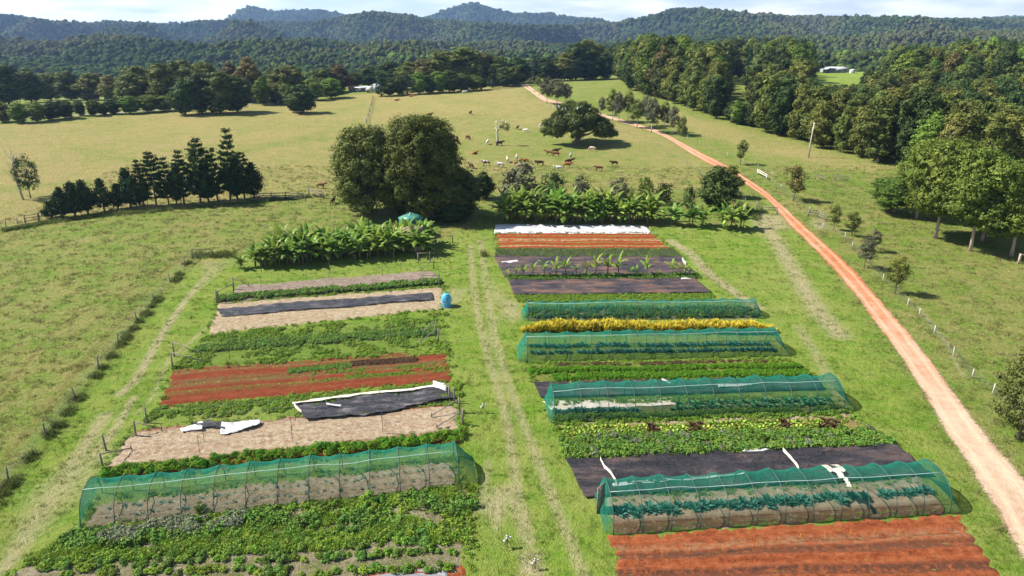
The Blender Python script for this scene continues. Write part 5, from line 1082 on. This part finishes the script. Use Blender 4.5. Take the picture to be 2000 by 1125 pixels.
ridge('hill_forest', [(-300, 70), (0, 76), (100, 84), (180, 74), (260, 73), (340, 84), (420, 90), (500, 82), (600, 78), (700, 84), (800, 80), (900, 86), (1000, 78), (1100, 86), (1200, 84), (1400, 70), (1550, 72), (1650, 76), (1800, 62), (1880, 64), (2000, 60), (2300, 58)], 1350, 560, 10, 8, 80, 3, .027, .72, DM, 'forest on the nearer rolling hills', NA=240)
ridge('low_hill_forest', [(-300, 112), (0, 108), (120, 122), (300, 126), (420, 124), (520, 112), (600, 98), (680, 106), (740, 104), (800, 92), (850, 96), (920, 108), (1050, 116), (1150, 110), (1300, 110), (1500, 108), (1700, 100), (1850, 92), (2000, 88), (2300, 84)], 820, 270, 8, 7, 18, 4, .03, .64, DM2+DM[:2], 'green woodland on the low rises just beyond the paddocks', NA=200, Wb=200)
# ------------------------------------------------------------------ cattle
m, t = newmat('cattle_hide'); oi = nn(t, 'ShaderNodeObjectInfo'); v = objco(t)
pt = math_n(t, 'ADD', noise_n(t, v, 1.6, 2), math_n(t, 'MULTIPLY', math_n(t, 'SUBTRACT', oi.outputs['Alpha'], .5), 1.0))
c = mix_n(t, ramp_n(t, pt, [(.58, 0), (.64, 1)]), oi.outputs['Color'], (.62, .55, .5)); c = mix_n(t, .3, c, mix_n(t, noise_n(t, v, 6, 3), (.03, .02, .015), c)); finish(t, c, .75, spec=.2); M_cow = m
def skin(name, verts, edges, rad, mat, sub=1):
    me = bpy.data.meshes.new(name); me.from_pydata(verts, edges, []); o = bpy.data.objects.new(name, me); COL.objects.link(o)
    o.modifiers.new('s', 'SKIN'); sv_ = me.skin_vertices[0].data
    for i, r in enumerate(rad): sv_[i].radius = r if hasattr(r, '__len__') else (r, r)
    sv_[0].use_root = True; sb = o.modifiers.new('b', 'SUBSURF'); sb.levels = sub; sb.render_levels = sub
    dg = bpy.context.evaluated_depsgraph_get(); out = bpy.data.meshes.new_from_object(o.evaluated_get(dg)); bpy.data.objects.remove(o); out.name = name
    out.materials.clear(); out.materials.append(mat); out.polygons.foreach_set('use_smooth', np.ones(len(out.polygons), bool)); return out
def cow(pose):
    dz = -.62 if pose == 'lie' else 0; v = []; e = []; r = []
    def A(p, rr, par=None): v.append((p[0], p[1], p[2]+dz)); r.append(rr); (e.append((par, len(v)-1)) if par is not None else None); return len(v)-1
    mid = A((0, 0, 1.05), (.34, .40)); loin = A((-.5, 0, 1.15), (.32, .34), mid); rump = A((-.9, 0, 1.16), (.27, .29), loin); ch = A((.48, 0, 1.08), (.30, .40), mid); sh = A((.72, 0, 1.22), (.22, .28), ch)
    if pose == 'graze': nk = A((1.02, 0, .98), (.15, .19), sh); hd = A((1.28, 0, .58), (.12, .14), nk); mz = A((1.42, 0, .22), (.075, .08), hd)
    else: nk = A((1.02, 0, 1.34), (.15, .2), sh); hd = A((1.28, 0, 1.42), (.12, .14), nk); mz = A((1.6, 0, 1.18), (.08, .085), hd)
    for s in (-1, 1): A((v[hd][0]-.08, s*.3, v[hd][2]-dz+.03), (.05, .03), hd); A((v[hd][0]+.02, s*.12, v[hd][2]-dz+.24), (.025, .025), hd)
    tl = A((-1.16, 0, 1.1), .06, rump); A((-1.26, 0, .5), .03, tl)
    for s in (-1, 1):
        if pose == 'lie':
            a = A((.55, s*.28, .8), .12, ch); b = A((.95, s*.3, .68), .07, a); A((.6, s*.32, .66), .05, b); a = A((-.65, s*.3, .85), .18, rump); b = A((-.25, s*.38, .7), .08, a); A((-.7, s*.42, .66), .05, b)
        else:
            f = .09*s*(1 if pose == 'walk' else .3)
            a = A((.55, s*.2, .78), .13, ch); b = A((.55+f, s*.21, .42), .075, a); A((.52+f*1.6, s*.21, .03), .06, b)
            a = A((-.82, s*.2, .85), .17, rump); b = A((-.98-f, s*.21, .48), .075, a); A((-.9-f*1.4, s*.21, .03), .06, b)
    A((-.1, 0, .66), (.12, .1), mid)
    return Proto('cow', 'cow', [(None, skin('cow', v, e, r, M_cow))])
CW = {p: cow(p) for p in ('walk', 'graze', 'lie', 'stand')}
BK, DR, BR, RD, OR, WH, GY, CR = (.02, .016, .014), (.07, .022, .012), (.11, .05, .025), (.19, .065, .028), (.36, .12, .035), (.68, .65, .6), (.36, .35, .35), (.5, .36, .27)
P_ = math.pi
for bx, by, col, patch, pose, rz, lb in [
    (880, 280, BK, 0, 'walk', P_*.55, 'black cow, leftmost of the three beside the big trees'), (890, 281, BR, .1, 'graze', P_*.2, 'brown cow next to the black one beside the big trees'), (914, 273, DR, 0, 'graze', -.9, 'dark red cow grazing up the slope from the black cow'),
    (952, 282, WH, 0, 'walk', 1.4, 'white cow standing left of the dead tree'), (976, 285, BK, .1, 'stand', .2, 'dark cow in the shade right of the dead tree'), (1011, 253, DR, .2, 'walk', 1.3, 'dark red cow, pale faced, beyond the dead tree'), (1027, 259, WH, 0, 'graze', -.4, 'white cow grazing between dead tree and fig tree'),
    (1056, 250, WH, 0, 'walk', 1.1, 'white cow at the left edge of the fig tree crown'), (928, 301, OR, 0, 'lie', .8, 'orange calf lying alone below the white cow'), (920, 329, DR, 0, 'walk', 2.2, 'dark brown cow nearest the big trees'), (949, 324, BR, .38, 'stand', P_*.95, 'pinkish brown cow with white face near the dark brown one'),
    (977, 327, GY, .45, 'stand', P_*.9, 'pale grey cow standing side on in the lower left group'), (991, 317, CR, .3, 'walk', 1.7, 'cream calf behind the pale grey cow'), (1009, 313, GY, .3, 'walk', 1.5, 'grey cow behind the red cow of the lower left group'), (1008, 323, RD, 0, 'graze', 1.9, 'dark red cow in front of the grey cow'),
    (1015, 325, CR, .2, 'lie', .1, 'pinkish cow lying at the feet of the dark red cow'), (1026, 315, OR, 0, 'lie', P_, 'orange cow lying right of the grey cow'), (1054, 324, BR, 0, 'stand', P_*1.1, 'dark brown cow alone between the two lower groups'), (1072, 303, RD, 0, 'stand', P_*.9, 'red brown cow at the left of the tight trio below the fig tree'),
    (1086, 300, DR, 0, 'stand', .1, 'darkest cow at the back of the tight trio below the fig tree'), (1084, 306, RD, .12, 'stand', 2.9, 'red brown cow at the front of the tight trio below the fig tree'), (1114, 309, GY, -.1, 'walk', 1.4, 'grey and black cow right of the tight trio'), (1157, 295, CR, .25, 'graze', P_*.85, 'cream pink cow grazing under the right of the fig tree'),
    (1091, 334, WH, .1, 'stand', P_*.97, 'white cow side on, nearest the banana row'), (1111, 321, DR, 0, 'stand', .2, 'dark cow behind the bright orange cow'), (1108, 328, OR, 0, 'stand', .15, 'bright orange cow standing right of the white one'), (1169, 334, RD, .18, 'stand', P_*.95, 'brown cow side on, right of the orange one'), (1199, 324, BR, 0, 'walk', P_*1.1, 'brown cow, rightmost of the herd'),
    (775, 197, OR, 0, 'lie', .2, 'orange cow lying far off near the crest, nearer the shed'), (803, 189, OR, 0, 'lie', 0, 'orange cow lying at the crest under the tree line'), (907, 183, WH, .1, 'stand', .1, 'white cow alone at the distant crest'), (919, 224, DR, 0, 'walk', 1.2, 'small dark red cow far up the slope'), (840, 228, RD, 0, 'stand', .4, 'red cow just above the top of the big trees'),
    (628, 368, RD, .08, 'stand', -.15, 'red brown cow by the timber rails left of the big trees'), (651, 398, BR, .1, 'walk', 1.4, 'brown cow facing the garden beside the left big tree')]:
    o = CW[pose].put(P(bx, by), rz, random.uniform(.8, .92), lb, 'cattle in the paddock'); o.color = (*col, .5+patch*.6-.12 if patch else 0.)

# ------------------------------------------------------------------ fences
M_wire = simple('dull_wire', (.2, .19, .18), None, 2, .6)
M_wpost = simple('white_painted_post', (.68, .66, .6), (.4, .37, .32), 5, .8)
M_steel = simple('rusty_steel_stake', (.12, .085, .06), (.06, .05, .045), 4, .7)
def fence(label, px, h, r, mat, wires=4, wr=.012, extra=None, name='wire_fence', lean=.04):
    pts = [P(*p) for p in px]; root = empty(name, pts[0], label, 'fence'); o = pts[0]; tops = []
    for p in pts:
        hh = h*random.uniform(.92, 1.08); tp_ = p+Vector((random.gauss(0, lean)*hh, random.gauss(0, lean)*hh, hh)); tops.append((p, tp_))
        link('post', MB().tube([p-o-Vector((0, 0, .15)), p-o+(tp_-p)*.5, tp_-o], [r, r*.95, r*.85], 8).mesh('post', mat), root)
    for k in range(wires):
        f = .25+.68*k/max(wires-1, 1); w_ = MB()
        for (a, b), (c, d) in zip(tops[:-1], tops[1:]): A_, B_ = a.lerp(b, f)-o, c.lerp(d, f)-o; m_ = (A_+B_)/2-Vector((0, 0, .03)); w_.tube([A_, m_, B_], wr, 3, False)
        link('wire', w_.mesh('wire', M_wire), root)
    if extra: extra(root, o, tops)
    return root
def corner_rails(root, o, tops):
    for i in (-3, -2): a, b = tops[i][1]-o, tops[i+1][1]-o; link('rail', MB().tube([a-Vector((0, 0, .12)), b-Vector((0, 0, .12))], .055, 6).mesh('rail', M_post), root)
fence('long wire fence with grey posts between the left paddock and the garden', [(-50, 1020), (17, 940), (90, 853), (148, 779), (193, 721), (232, 673), (268, 628), (301, 590), (333, 553), (362, 520), (376, 504), (416, 502)], 1.35, .075, M_post, 4, extra=corner_rails)
def rails(label, px, h, nr=3, r=.05, mat=None, diag=False, w=.12):
    pts = [P(*p) for p in px]; o = pts[0]; root = empty('timber_rails', o, label, 'fence')
    for p in pts: link('post', MB().tube([p-o-Vector((0, 0, .2)), p-o+Vector((random.gauss(0, .03), 0, h*1.08))], [.11, .1], 8).mesh('post', mat or M_post), root)
    for a, b in zip(pts[:-1], pts[1:]):
        for k in range(nr): z = h*(.95-.34*k); link('rail', MB().beam(a-o+Vector((0, 0, z+random.gauss(0, .03))), b-o+Vector((0, 0, z+random.gauss(0, .03))), .05, w).mesh('rail', mat or M_post), root)
    return root
rails('dark timber rails at the left end of the pine row', [(50, 436), (76, 432)], 1.4)
rails('paler timber rails touching the leftmost small pine', [(77, 431), (104, 427)], 1.3, 2)
fence('short wire fence running to the left frame edge below the pines', [(-30, 448), (12, 443), (34, 438), (49, 436)], 1.2, .07, M_post, 3)
fence('wire fence running behind the pine row', [(104, 428), (160, 422), (230, 412), (290, 405), (360, 399), (430, 394), (500, 390)], 1.2, .06, M_post, 3)
rails('weathered timber rail fence right of the pine row', [(503, 391), (531, 390), (559, 389), (597, 392)], 1.3, 3, w=.16)
rails('shorter timber rails by the red brown cow', [(604, 380), (632, 388)], 1.3, 3, w=.14)
rails('grey timber gate rails at the end of the banana row by the road', [(1478, 408), (1486, 417), (1517, 420)], 1.35, 2, w=.16)
rails('timber rails with a raised arm on the far side of the road', [(1578, 423), (1597, 424), (1614, 432)], 1.2, 3, w=.12)
rails('pale timber rails beyond the shrubby tree, across the road', [(1479, 341), (1497, 351)], 1.1, 2, w=.2, mat=M_wpost)
rails('small timber rails near the forest edge, left one', [(1592, 350), (1606, 352)], 1.0, 2)
rails('small timber rails near the forest edge, right one', [(1631, 352), (1655, 354)], 1.1, 3)
fence('wire fence of white posts along the right side of the dirt road', [(2010, 830), (1938, 770), (1898, 738), (1861, 697), (1824, 652), (1795, 618), (1772, 598), (1724, 550), (1695, 512), (1664, 485), (1650, 466), (1606, 448), (1580, 414), (1524, 369), (1508, 358)], 1.05, .05, M_wpost, 4)
fence('wire fence of thin posts between the cow paddock and the road', [(1455, 398), (1440, 372), (1372, 345), (1342, 322), (1304, 300), (1286, 285), (1262, 272), (1228, 262), (1180, 246), (1120, 230), (1060, 208), (1020, 182)], 1.15, .05, M_post, 3)
fence('wire fence beyond the road below the forest edge', [(1508, 345), (1480, 330), (1450, 318), (1420, 305), (1365, 284), (1342, 272), (1310, 262)], 1.1, .045, M_wpost, 3)
fence('dark fence line running up the straw paddock to the crest', [(716, 240), (719, 228), (722, 218), (725, 208), (727, 200), (729, 193)], 1.4, .14, M_post, 4, .03)
# garden trellises: end posts, braces, stakes, wires
def trellis(label, left, right, stakes, hp=1.9, hs=1.6, brace=(None, None)):
    pl = [P(*p) for p in left]; pr = [P(*p) for p in right]; o = (pl or pr)[0]; root = empty('bed_trellis', o, label, 'trellis')
    for p in pl+pr: link('post', MB().tube([p-o-Vector((0, 0, .2)), p-o+Vector((random.gauss(0, .05), random.gauss(0, .05), hp))], [.085, .075], 8).mesh('post', M_post), root)
    for bb in brace:
        for a, b in bb or []: link('brace', MB().tube([P(*a)-o+Vector((0, 0, hp*.86)), P(*b)-o+Vector((0, 0, .25))], .045, 6).mesh('brace', M_post), root); link('stub', MB().tube([P(*b)-o-Vector((0, 0, .1)), P(*b)-o+Vector((0, 0, .55))], .05, 6).mesh('stub', M_post), root)
    for s in stakes: p = P(*s); link('stake', MB().tube([p-o-Vector((0, 0, .1)), p-o+Vector((random.gauss(0, .04), 0, hs))], .022, 4).mesh('stake', M_steel), root)
    for a, b in zip(pl, pr):
        for z in (.6, 1.1, hp*.9): link('wire', MB().tube([a-o+Vector((0, 0, z)), (a+b)/2-o+Vector((0, 0, z-.05)), b-o+Vector((0, 0, z))], .006, 3, False).mesh('wire', M_wire), root)
trellis('post and wire trellis around the farthest left straw bed', [(424, 592), (457, 565)], [(858, 558), (847, 525)], [(511, 560), (645, 545), (747, 537), (783, 529), (600, 551), (511, 533), (642, 546)], 1.7, 1.5, ([((457, 562), (486, 560))], [((847, 524), (824, 530))]))
h1 = empty('post_frame', P(427, 592), 'wooden H frame at the left end of the farthest straw bed', 'frame'); o = P(427, 592)
def Hframe(root, A_, B_, h, top=True):
    a, b = P(*A_), P(*B_); o = root.location
    for p in (a, b): link('post', MB().tube([p-o-Vector((0, 0, .2)), p-o+Vector((0, 0, h))], .08, 8).mesh('post', M_post), root)
    link('rail', MB().tube([a-o+Vector((0, 0, h*.93)), b-o+Vector((0, 0, h*.93))], .05, 6).mesh('rail', M_post), root); link('wire', MB().tube([a-o+Vector((0, 0, .2)), b-o+Vector((0, 0, h*.9))], .008, 3).mesh('wire', M_wire), root)
Hframe(h1, (427, 592), (457, 576), 1.6)
h2 = empty('post_frame', P(826, 556), 'wooden H frame at the right end of the farthest straw bed', 'frame'); Hframe(h2, (826, 556), (858, 557), 1.45)
h3 = empty('post_frame', P(817, 512), 'wooden H frame at the right foot of the left banana block', 'frame'); Hframe(h3, (817, 513), (840, 512), 1.5)
h4 = empty('post_frame', P(855, 474), 'wooden rail frame beside the track above the left banana block', 'frame'); Hframe(h4, (852, 474), (884, 474), 1.2)
trellis('post and wire trellis over the weedy left bed', [(338, 720), (341, 696)], [(856, 668), (850, 653)], [(449, 703), (455, 668), (622, 686), (625, 664), (760, 678), (763, 652), (548, 694)], 1.6, 1.4, ([((338, 712), (394, 709)), ((341, 690), (388, 694))], [((856, 664), (822, 670)), ((850, 650), (826, 652))]))
trellis('post and wire trellis over the large straw bed on the left', [(203, 917), (208, 880), (266, 852), (288, 826)], [(904, 830), (898, 806), (888, 786), (878, 782)], [(391, 887), (399, 863), (412, 815), (572, 866), (570, 840), (577, 824), (748, 847), (746, 822), (742, 784)], 1.5, 1.7, ([((203, 914), (257, 880)), ((266, 850), (316, 842))], [((904, 828), (853, 838)), ((898, 804), (843, 816))]))
st = empty('wire_stakes', P(1244, 1078), 'row of thin yellow marker stakes and a cord in the tilled red soil', 'stakes'); o = Vector(st.location)
M_ys = simple('yellow_marker_stake', (.5, .3, .05), None, 3, .6); tl_ = []
for s in [(1244, 1106), (1292, 1092), (1345, 1086), (1410, 1080), (1476, 1072), (1519, 1066), (1561, 1060), (1609, 1056), (1658, 1054), (1705, 1052), (1753, 1048), (1877, 1044)]:
    p = P(*s); tl_.append(p-o+Vector((0, 0, .12))); link('stake', MB().tube([p-o-Vector((0, 0, .1)), p-o+Vector((0, 0, .75))], .013, 4).mesh('stake', M_ys), st)
link('cord', MB().tube(tl_, .012, 4).mesh('cord', M_steel), st)
pk = empty('wire_stakes', P(533, 505), 'thin steel stakes along the front of the left banana block', 'stakes'); o = Vector(pk.location)
for s in [(511, 533), (546, 524), (601, 524), (645, 534), (694, 520), (718, 516), (769, 514), (812, 505)]: p = P(*s); link('stake', MB().tube([p-o, p-o+Vector((random.gauss(0, .12), 0, 1.7))], .03, 5).mesh('stake', M_hoop), pk)

# ------------------------------------------------------------------ blue bundle, tanks, sprinklers, pole, buildings
q = P(872, 598); rr_ = random.Random(8); mb = MB(); prof = []
for i in range(15):
    z = 1.62*i/14; R0 = .66*(1-.12*abs(math.sin(i*1.3)))*min(1, .9+.2*i/14 if i < 10 else 1.1-(i-9)*.1)
    for j in range(30): a = 6.283*j/30; R1 = R0*(1+.07*mnoise.noise(Vector((math.cos(a)*2.3, math.sin(a)*2.3, z*3)))+.03*math.sin(a*9+z*4)); prof.append((R1*math.cos(a), R1*math.sin(a), z+.05*math.sin(a*3)*(i == 14)))
prof.append((0, 0, 1.6)); qd = [[i*30+j, i*30+(j+1) % 30, (i+1)*30+(j+1) % 30, (i+1)*30+j] for i in range(14) for j in range(30)]; tr_ = [[450-30+j, 450-30+(j+1) % 30, 450] for j in range(30)]
bl_ = empty('wrapped_bundle', q, 'tall bundle wrapped in bright blue plastic beside the central track', 'bundle')
link('wrapping', mb.add(prof, qd, tr_).mesh('wrapping', sheetmat('bright_blue_plastic', [(.38, (.02, .2, .38)), (.5, (.05, .36, .56)), (.64, (.3, .6, .72))], .35, .5, 3, (1, 1, 1), .1), True), bl_)
link('tie', MB().tube([(.7*math.cos(a/12*6.283), .7*math.sin(a/12*6.283), .8+.25*math.sin(a/12*6.283)) for a in range(13)], .02, 5).mesh('tie', M_white), bl_)
def tank(name, q, R, H, rh, mb_, mr_, label, ribs=0):
    root = empty(name, q, label, 'water tank'); n = 32
    link('wall', MB().lathe([(R*1.0, 0), (R, H*.33), (R*1.012, H*.34), (R*1.012, H*.36), (R, H*.37), (R, H*.66), (R*1.012, H*.67), (R*1.012, H*.69), (R, H*.7), (R, H)], (0, 0, 0), n).mesh('wall', mb_), root)
    link('roof', MB().lathe([(R*1.04, H-.06), (R*1.05, H+.02), (R*.55, H+rh*.6), (.25, H+rh), (.24, H+rh+.12), (.001, H+rh+.14)], (0, 0, 0), n).mesh('roof', mr_), root)
    for k in range(8): a = k*P_/4; link('rib', MB().tube([(R*1.03*math.cos(a), R*1.03*math.sin(a), H+.05), (.2*math.cos(a), .2*math.sin(a), H+rh+.04)], .05, 4).mesh('rib', mb_), root)
M_tg1 = simple('green_tank_wall', (.045, .17, .13), (.03, .12, .09), 1, .5, .3); M_tg2 = simple('green_tank_roof', (.06, .23, .17), (.045, .17, .13), 1, .45, .4)
q = P(804, 460); s_ = mpp(q); H = topy(q, 425); tank('water_tank', q, 23*s_, H, .7, M_tg1, M_tg2, 'green round water tank with conical lid rising above the left banana block')
q = P(808, 486); tank('water_tank', q, 20*mpp(q), topy(q, 446), .35, simple('concrete_tank', (.3, .25, .2), (.2, .16, .12), 1, .9), simple('brown_tank_roof', (.25, .19, .14), (.15, .11, .08), 1, .9), 'low brown concrete tank mostly hidden in the bananas in front of the green tank')
def sprinkler(px, py, label, s=1.0):
    root = empty('sprinkler', P(px, py), label, 'sprinkler', None, .4, s); g = MB()
    for a in (0, 2.1, 4.2): g.tube([(0, 0, .75), (.34*math.cos(a), .34*math.sin(a), 0)], .022, 5)
    link('tripod', g.mesh('tripod', M_steel), root); link('riser', MB().tube([(0, 0, .3), (0, 0, 1.25)], .025, 6).mesh('riser', M_steel), root)
    link('head', MB().tube([(-.16, 0, .82), (.16, 0, .9)], .05, 6).box((0, .02, 1.0), (.12, .1, .16)).box((.24, 0, .8), (.16, .12, .14)).box((-.22, 0, .66), (.15, .12, .13)).mesh('head', M_wpost), root)
sprinkler(991, 1070, 'tripod sprinkler with white head on the grass near the bottom of the track', .95)
sprinkler(944, 806, 'tripod sprinkler beside the track right of the straw bed', .9)
sprinkler(1045, 1112, 'thin sprinkler stand on the bare patch at the bottom of the track', .8)
hs = P(991, 1070); ho = empty('garden_hose', hs, 'thin pale hose linking the two sprinklers at the bottom of the track', 'hose')
e_ = P(1045, 1112)-hs; link('pipe', MB().tube([Vector((.1, 0, .03)), e_*.35+Vector((-.2, .1, .04)), e_*.7+Vector((.1, -.1, .04)), e_+Vector((0, 0, .03))], .012, 5).mesh('pipe', M_wire), ho)
q = P(1579, 308); pr_ = empty('power_pole', q, 'tall pale power pole standing before the forest', 'pole'); H = topy(q, 239)
link('pole', MB().tube([(0, 0, -.3), (.05, 0, H*.5), (.3, 0, H)], [.22, .17, .13], 8).mesh('pole', M_pbark), pr_); link('cross_arm', MB().beam((.3, -.8, H-.35), (.3, .8, H-.35), .1, .12).mesh('cross_arm', M_post), pr_)
q = P(2000, 506); sp_ = empty('strainer_post', P(1989, 515), 'brown timber post at the right edge below the gums', 'post'); link('post', MB().tube([(0, 0, -.2), (0, 0, 1.5)], .16, 8).mesh('post', M_rbark), sp_); link('brace', MB().tube([(.1, 0, 1.4), (2.2, 0, .9)], .07, 6).mesh('brace', M_rbark), sp_)
q = P(946, 500)
sk_ = Proto('grass_clump', 'grass clump', [(None, tuft('grass_clump', M_tall, 90, .9, .05, 9, .28, .8))]); sk_.put(q, 0, 1.2, 'dark tussock with a thin stake beside the top of the track')
def building(name, q, w_, d_, h, label, wall, roof, rh=.9, over=.5, rz=0, nwin=4, door=True):
    root = empty(name, q, label, 'building', rz=rz); g = MB().box((0, d_/2, h/2-.3), (w_, d_, h+.6)); link('wall', g.mesh('wall', wall), root)
    W2, y0, y1 = w_/2+over, -over, d_+over; v = [(-W2, y0, h), (W2, y0, h), (W2, y1, h), (-W2, y1, h), (-W2*.8, d_/2, h+rh), (W2*.8, d_/2, h+rh), (-W2, y0, h+.18), (W2, y0, h+.18), (W2, y1, h+.18), (-W2, y1, h+.18)]
    link('roof', MB().add(v, [[3, 2, 1, 0], [0, 1, 7, 6], [1, 2, 8, 7], [2, 3, 9, 8], [3, 0, 6, 9], [6, 7, 5, 4], [8, 9, 4, 5]], [[7, 8, 5], [9, 6, 4]]).mesh('roof', roof), root)
    for i in range(nwin):
        x = -w_/2+w_*(i+.5)/nwin; f_ = link('window', MB().box((x, -.03, h*.58), (w_/nwin*.45, .08, h*.36)).mesh('window', M_wpost), root); link('pane', MB().box((x, -.08, h*.58), (w_/nwin*.38, .03, h*.29)).mesh('pane', M_glass), f_)
    if door: link('door', MB().box((w_*.02, -.04, 1.0), (.95, .09, 2.05)).mesh('door', M_post), root)
    return root
m, t = newmat('dark_window_glass'); finish(t, (.03, .04, .05), .12, spec=.6); M_glass = m
M_crw = simple('pale_green_wall', (.33, .38, .33), None, 1, .8); M_iron = simple('silver_iron_roof', (.62, .65, .68), (.5, .53, .56), .5, .4, .5); M_dsh = simple('dark_shed_wall', (.06, .065, .09), (.09, .09, .11), .8, .7); M_brk = simple('brick_red_roof', (.32, .13, .07), None, 1, .8)
q = P(1638, 142); s_ = mpp(q); building('farm_house', q, 31*s_, 9, topy(q, 134.5), 'pale low farmhouse with silver roof on the lawn among the forest', M_crw, M_iron, 1.3, 1.0, 0, 6)
q = P(1613, 142); building('carport', q, 10*s_, 6, topy(q, 136), 'open carport at the left end of the pale farmhouse', M_crw, M_iron, .5, .4, 0, 2, False)
q = P(1664, 143); tank('water_tank', q, 5*s_, topy(q, 136.5), .5, M_wpost, M_iron, 'white round tank right of the pale farmhouse')
q = P(708, 179.5); s_ = mpp(q); building('long_shed', q, 27*s_, 8, topy(q, 171.5), 'long dark shed with a pale roof edge beyond the crest', M_dsh, M_iron, .5, .4, 0, 3)
q = P(686, 180.5); building('brick_house', q, 10*s_, 7, topy(q, 173), 'small house with a brick red roof left of the long dark shed', M_crw, M_brk, 1.4, .4, 0, 2)
q = P(724, 180.5); tk = empty('white_truck', q, 'white truck parked at the right end of the long dark shed', 'truck'); 
link('cab', MB().box((0, 0, 1.5), (2.4, 2.3, 2.0)).box((-1.5, 0, 1.1), (.9, 2.1, 1.1)).mesh('cab', M_wpost), tk); link('box_body', MB().box((5.2, 0, 2.2), (7.5, 2.4, 2.8)).mesh('box_body', simple('pale_blue_panel', (.4, .48, .52), None, 1, .6)), tk)
link('windscreen', MB().box((-1.21, 0, 1.95), (.06, 1.9, .75)).mesh('windscreen', M_glass), tk)
for x in (-1.2, 3.0, 7.6):
    for y in (-1.05, 1.05): link('wheel', MB().tube([(x, y-.14, .5), (x, y+.14, .5)], .5, 14).mesh('wheel', M_dsh), tk)
for px, py, tp_, wp, lb, wm, rm in [(170, 196, 189, 15, 'low white roofed house glimpsed left among the belt trees', M_crw, M_iron), (211, 196, 189, 14, 'second white roofed house just right of the first, among the belt trees', M_crw, M_iron), (4, 233, 224, 12, 'pale cottage at the far left edge behind the hedge', M_wpost, M_iron)]:
    q = P(px, py); building('farm_house', q, wp*mpp(q), 7, topy(q, tp_), lb, wm, rm, .8, .4, 0, 3)
q = Vector((-300, 1010, 38)); d_ = pix_dir(526, 111); t_ = 1100/d_[1]; 

# ------------------------------------------------------------------ air
m = bpy.data.materials.new('haze'); m.use_nodes = True; t = m.node_tree; t.nodes.clear(); out = t.nodes.new('ShaderNodeOutputMaterial'); pv = t.nodes.new('ShaderNodeVolumePrincipled')
pv.inputs['Color'].default_value = (.38, .6, 1, 1); pv.inputs['Density'].default_value = HAZE; pv.inputs['Anisotropy'].default_value = .25; t.links.new(pv.outputs[0], out.inputs['Volume'])
hb = MB().box((0, 2900, 195), (11600, 6700, 510)); ho = link('haze', hb.mesh('haze', m)); struct(ho, 'stuff'); ho['label'] = 'thin blue air haze over the valley'; ho['category'] = 'haze'
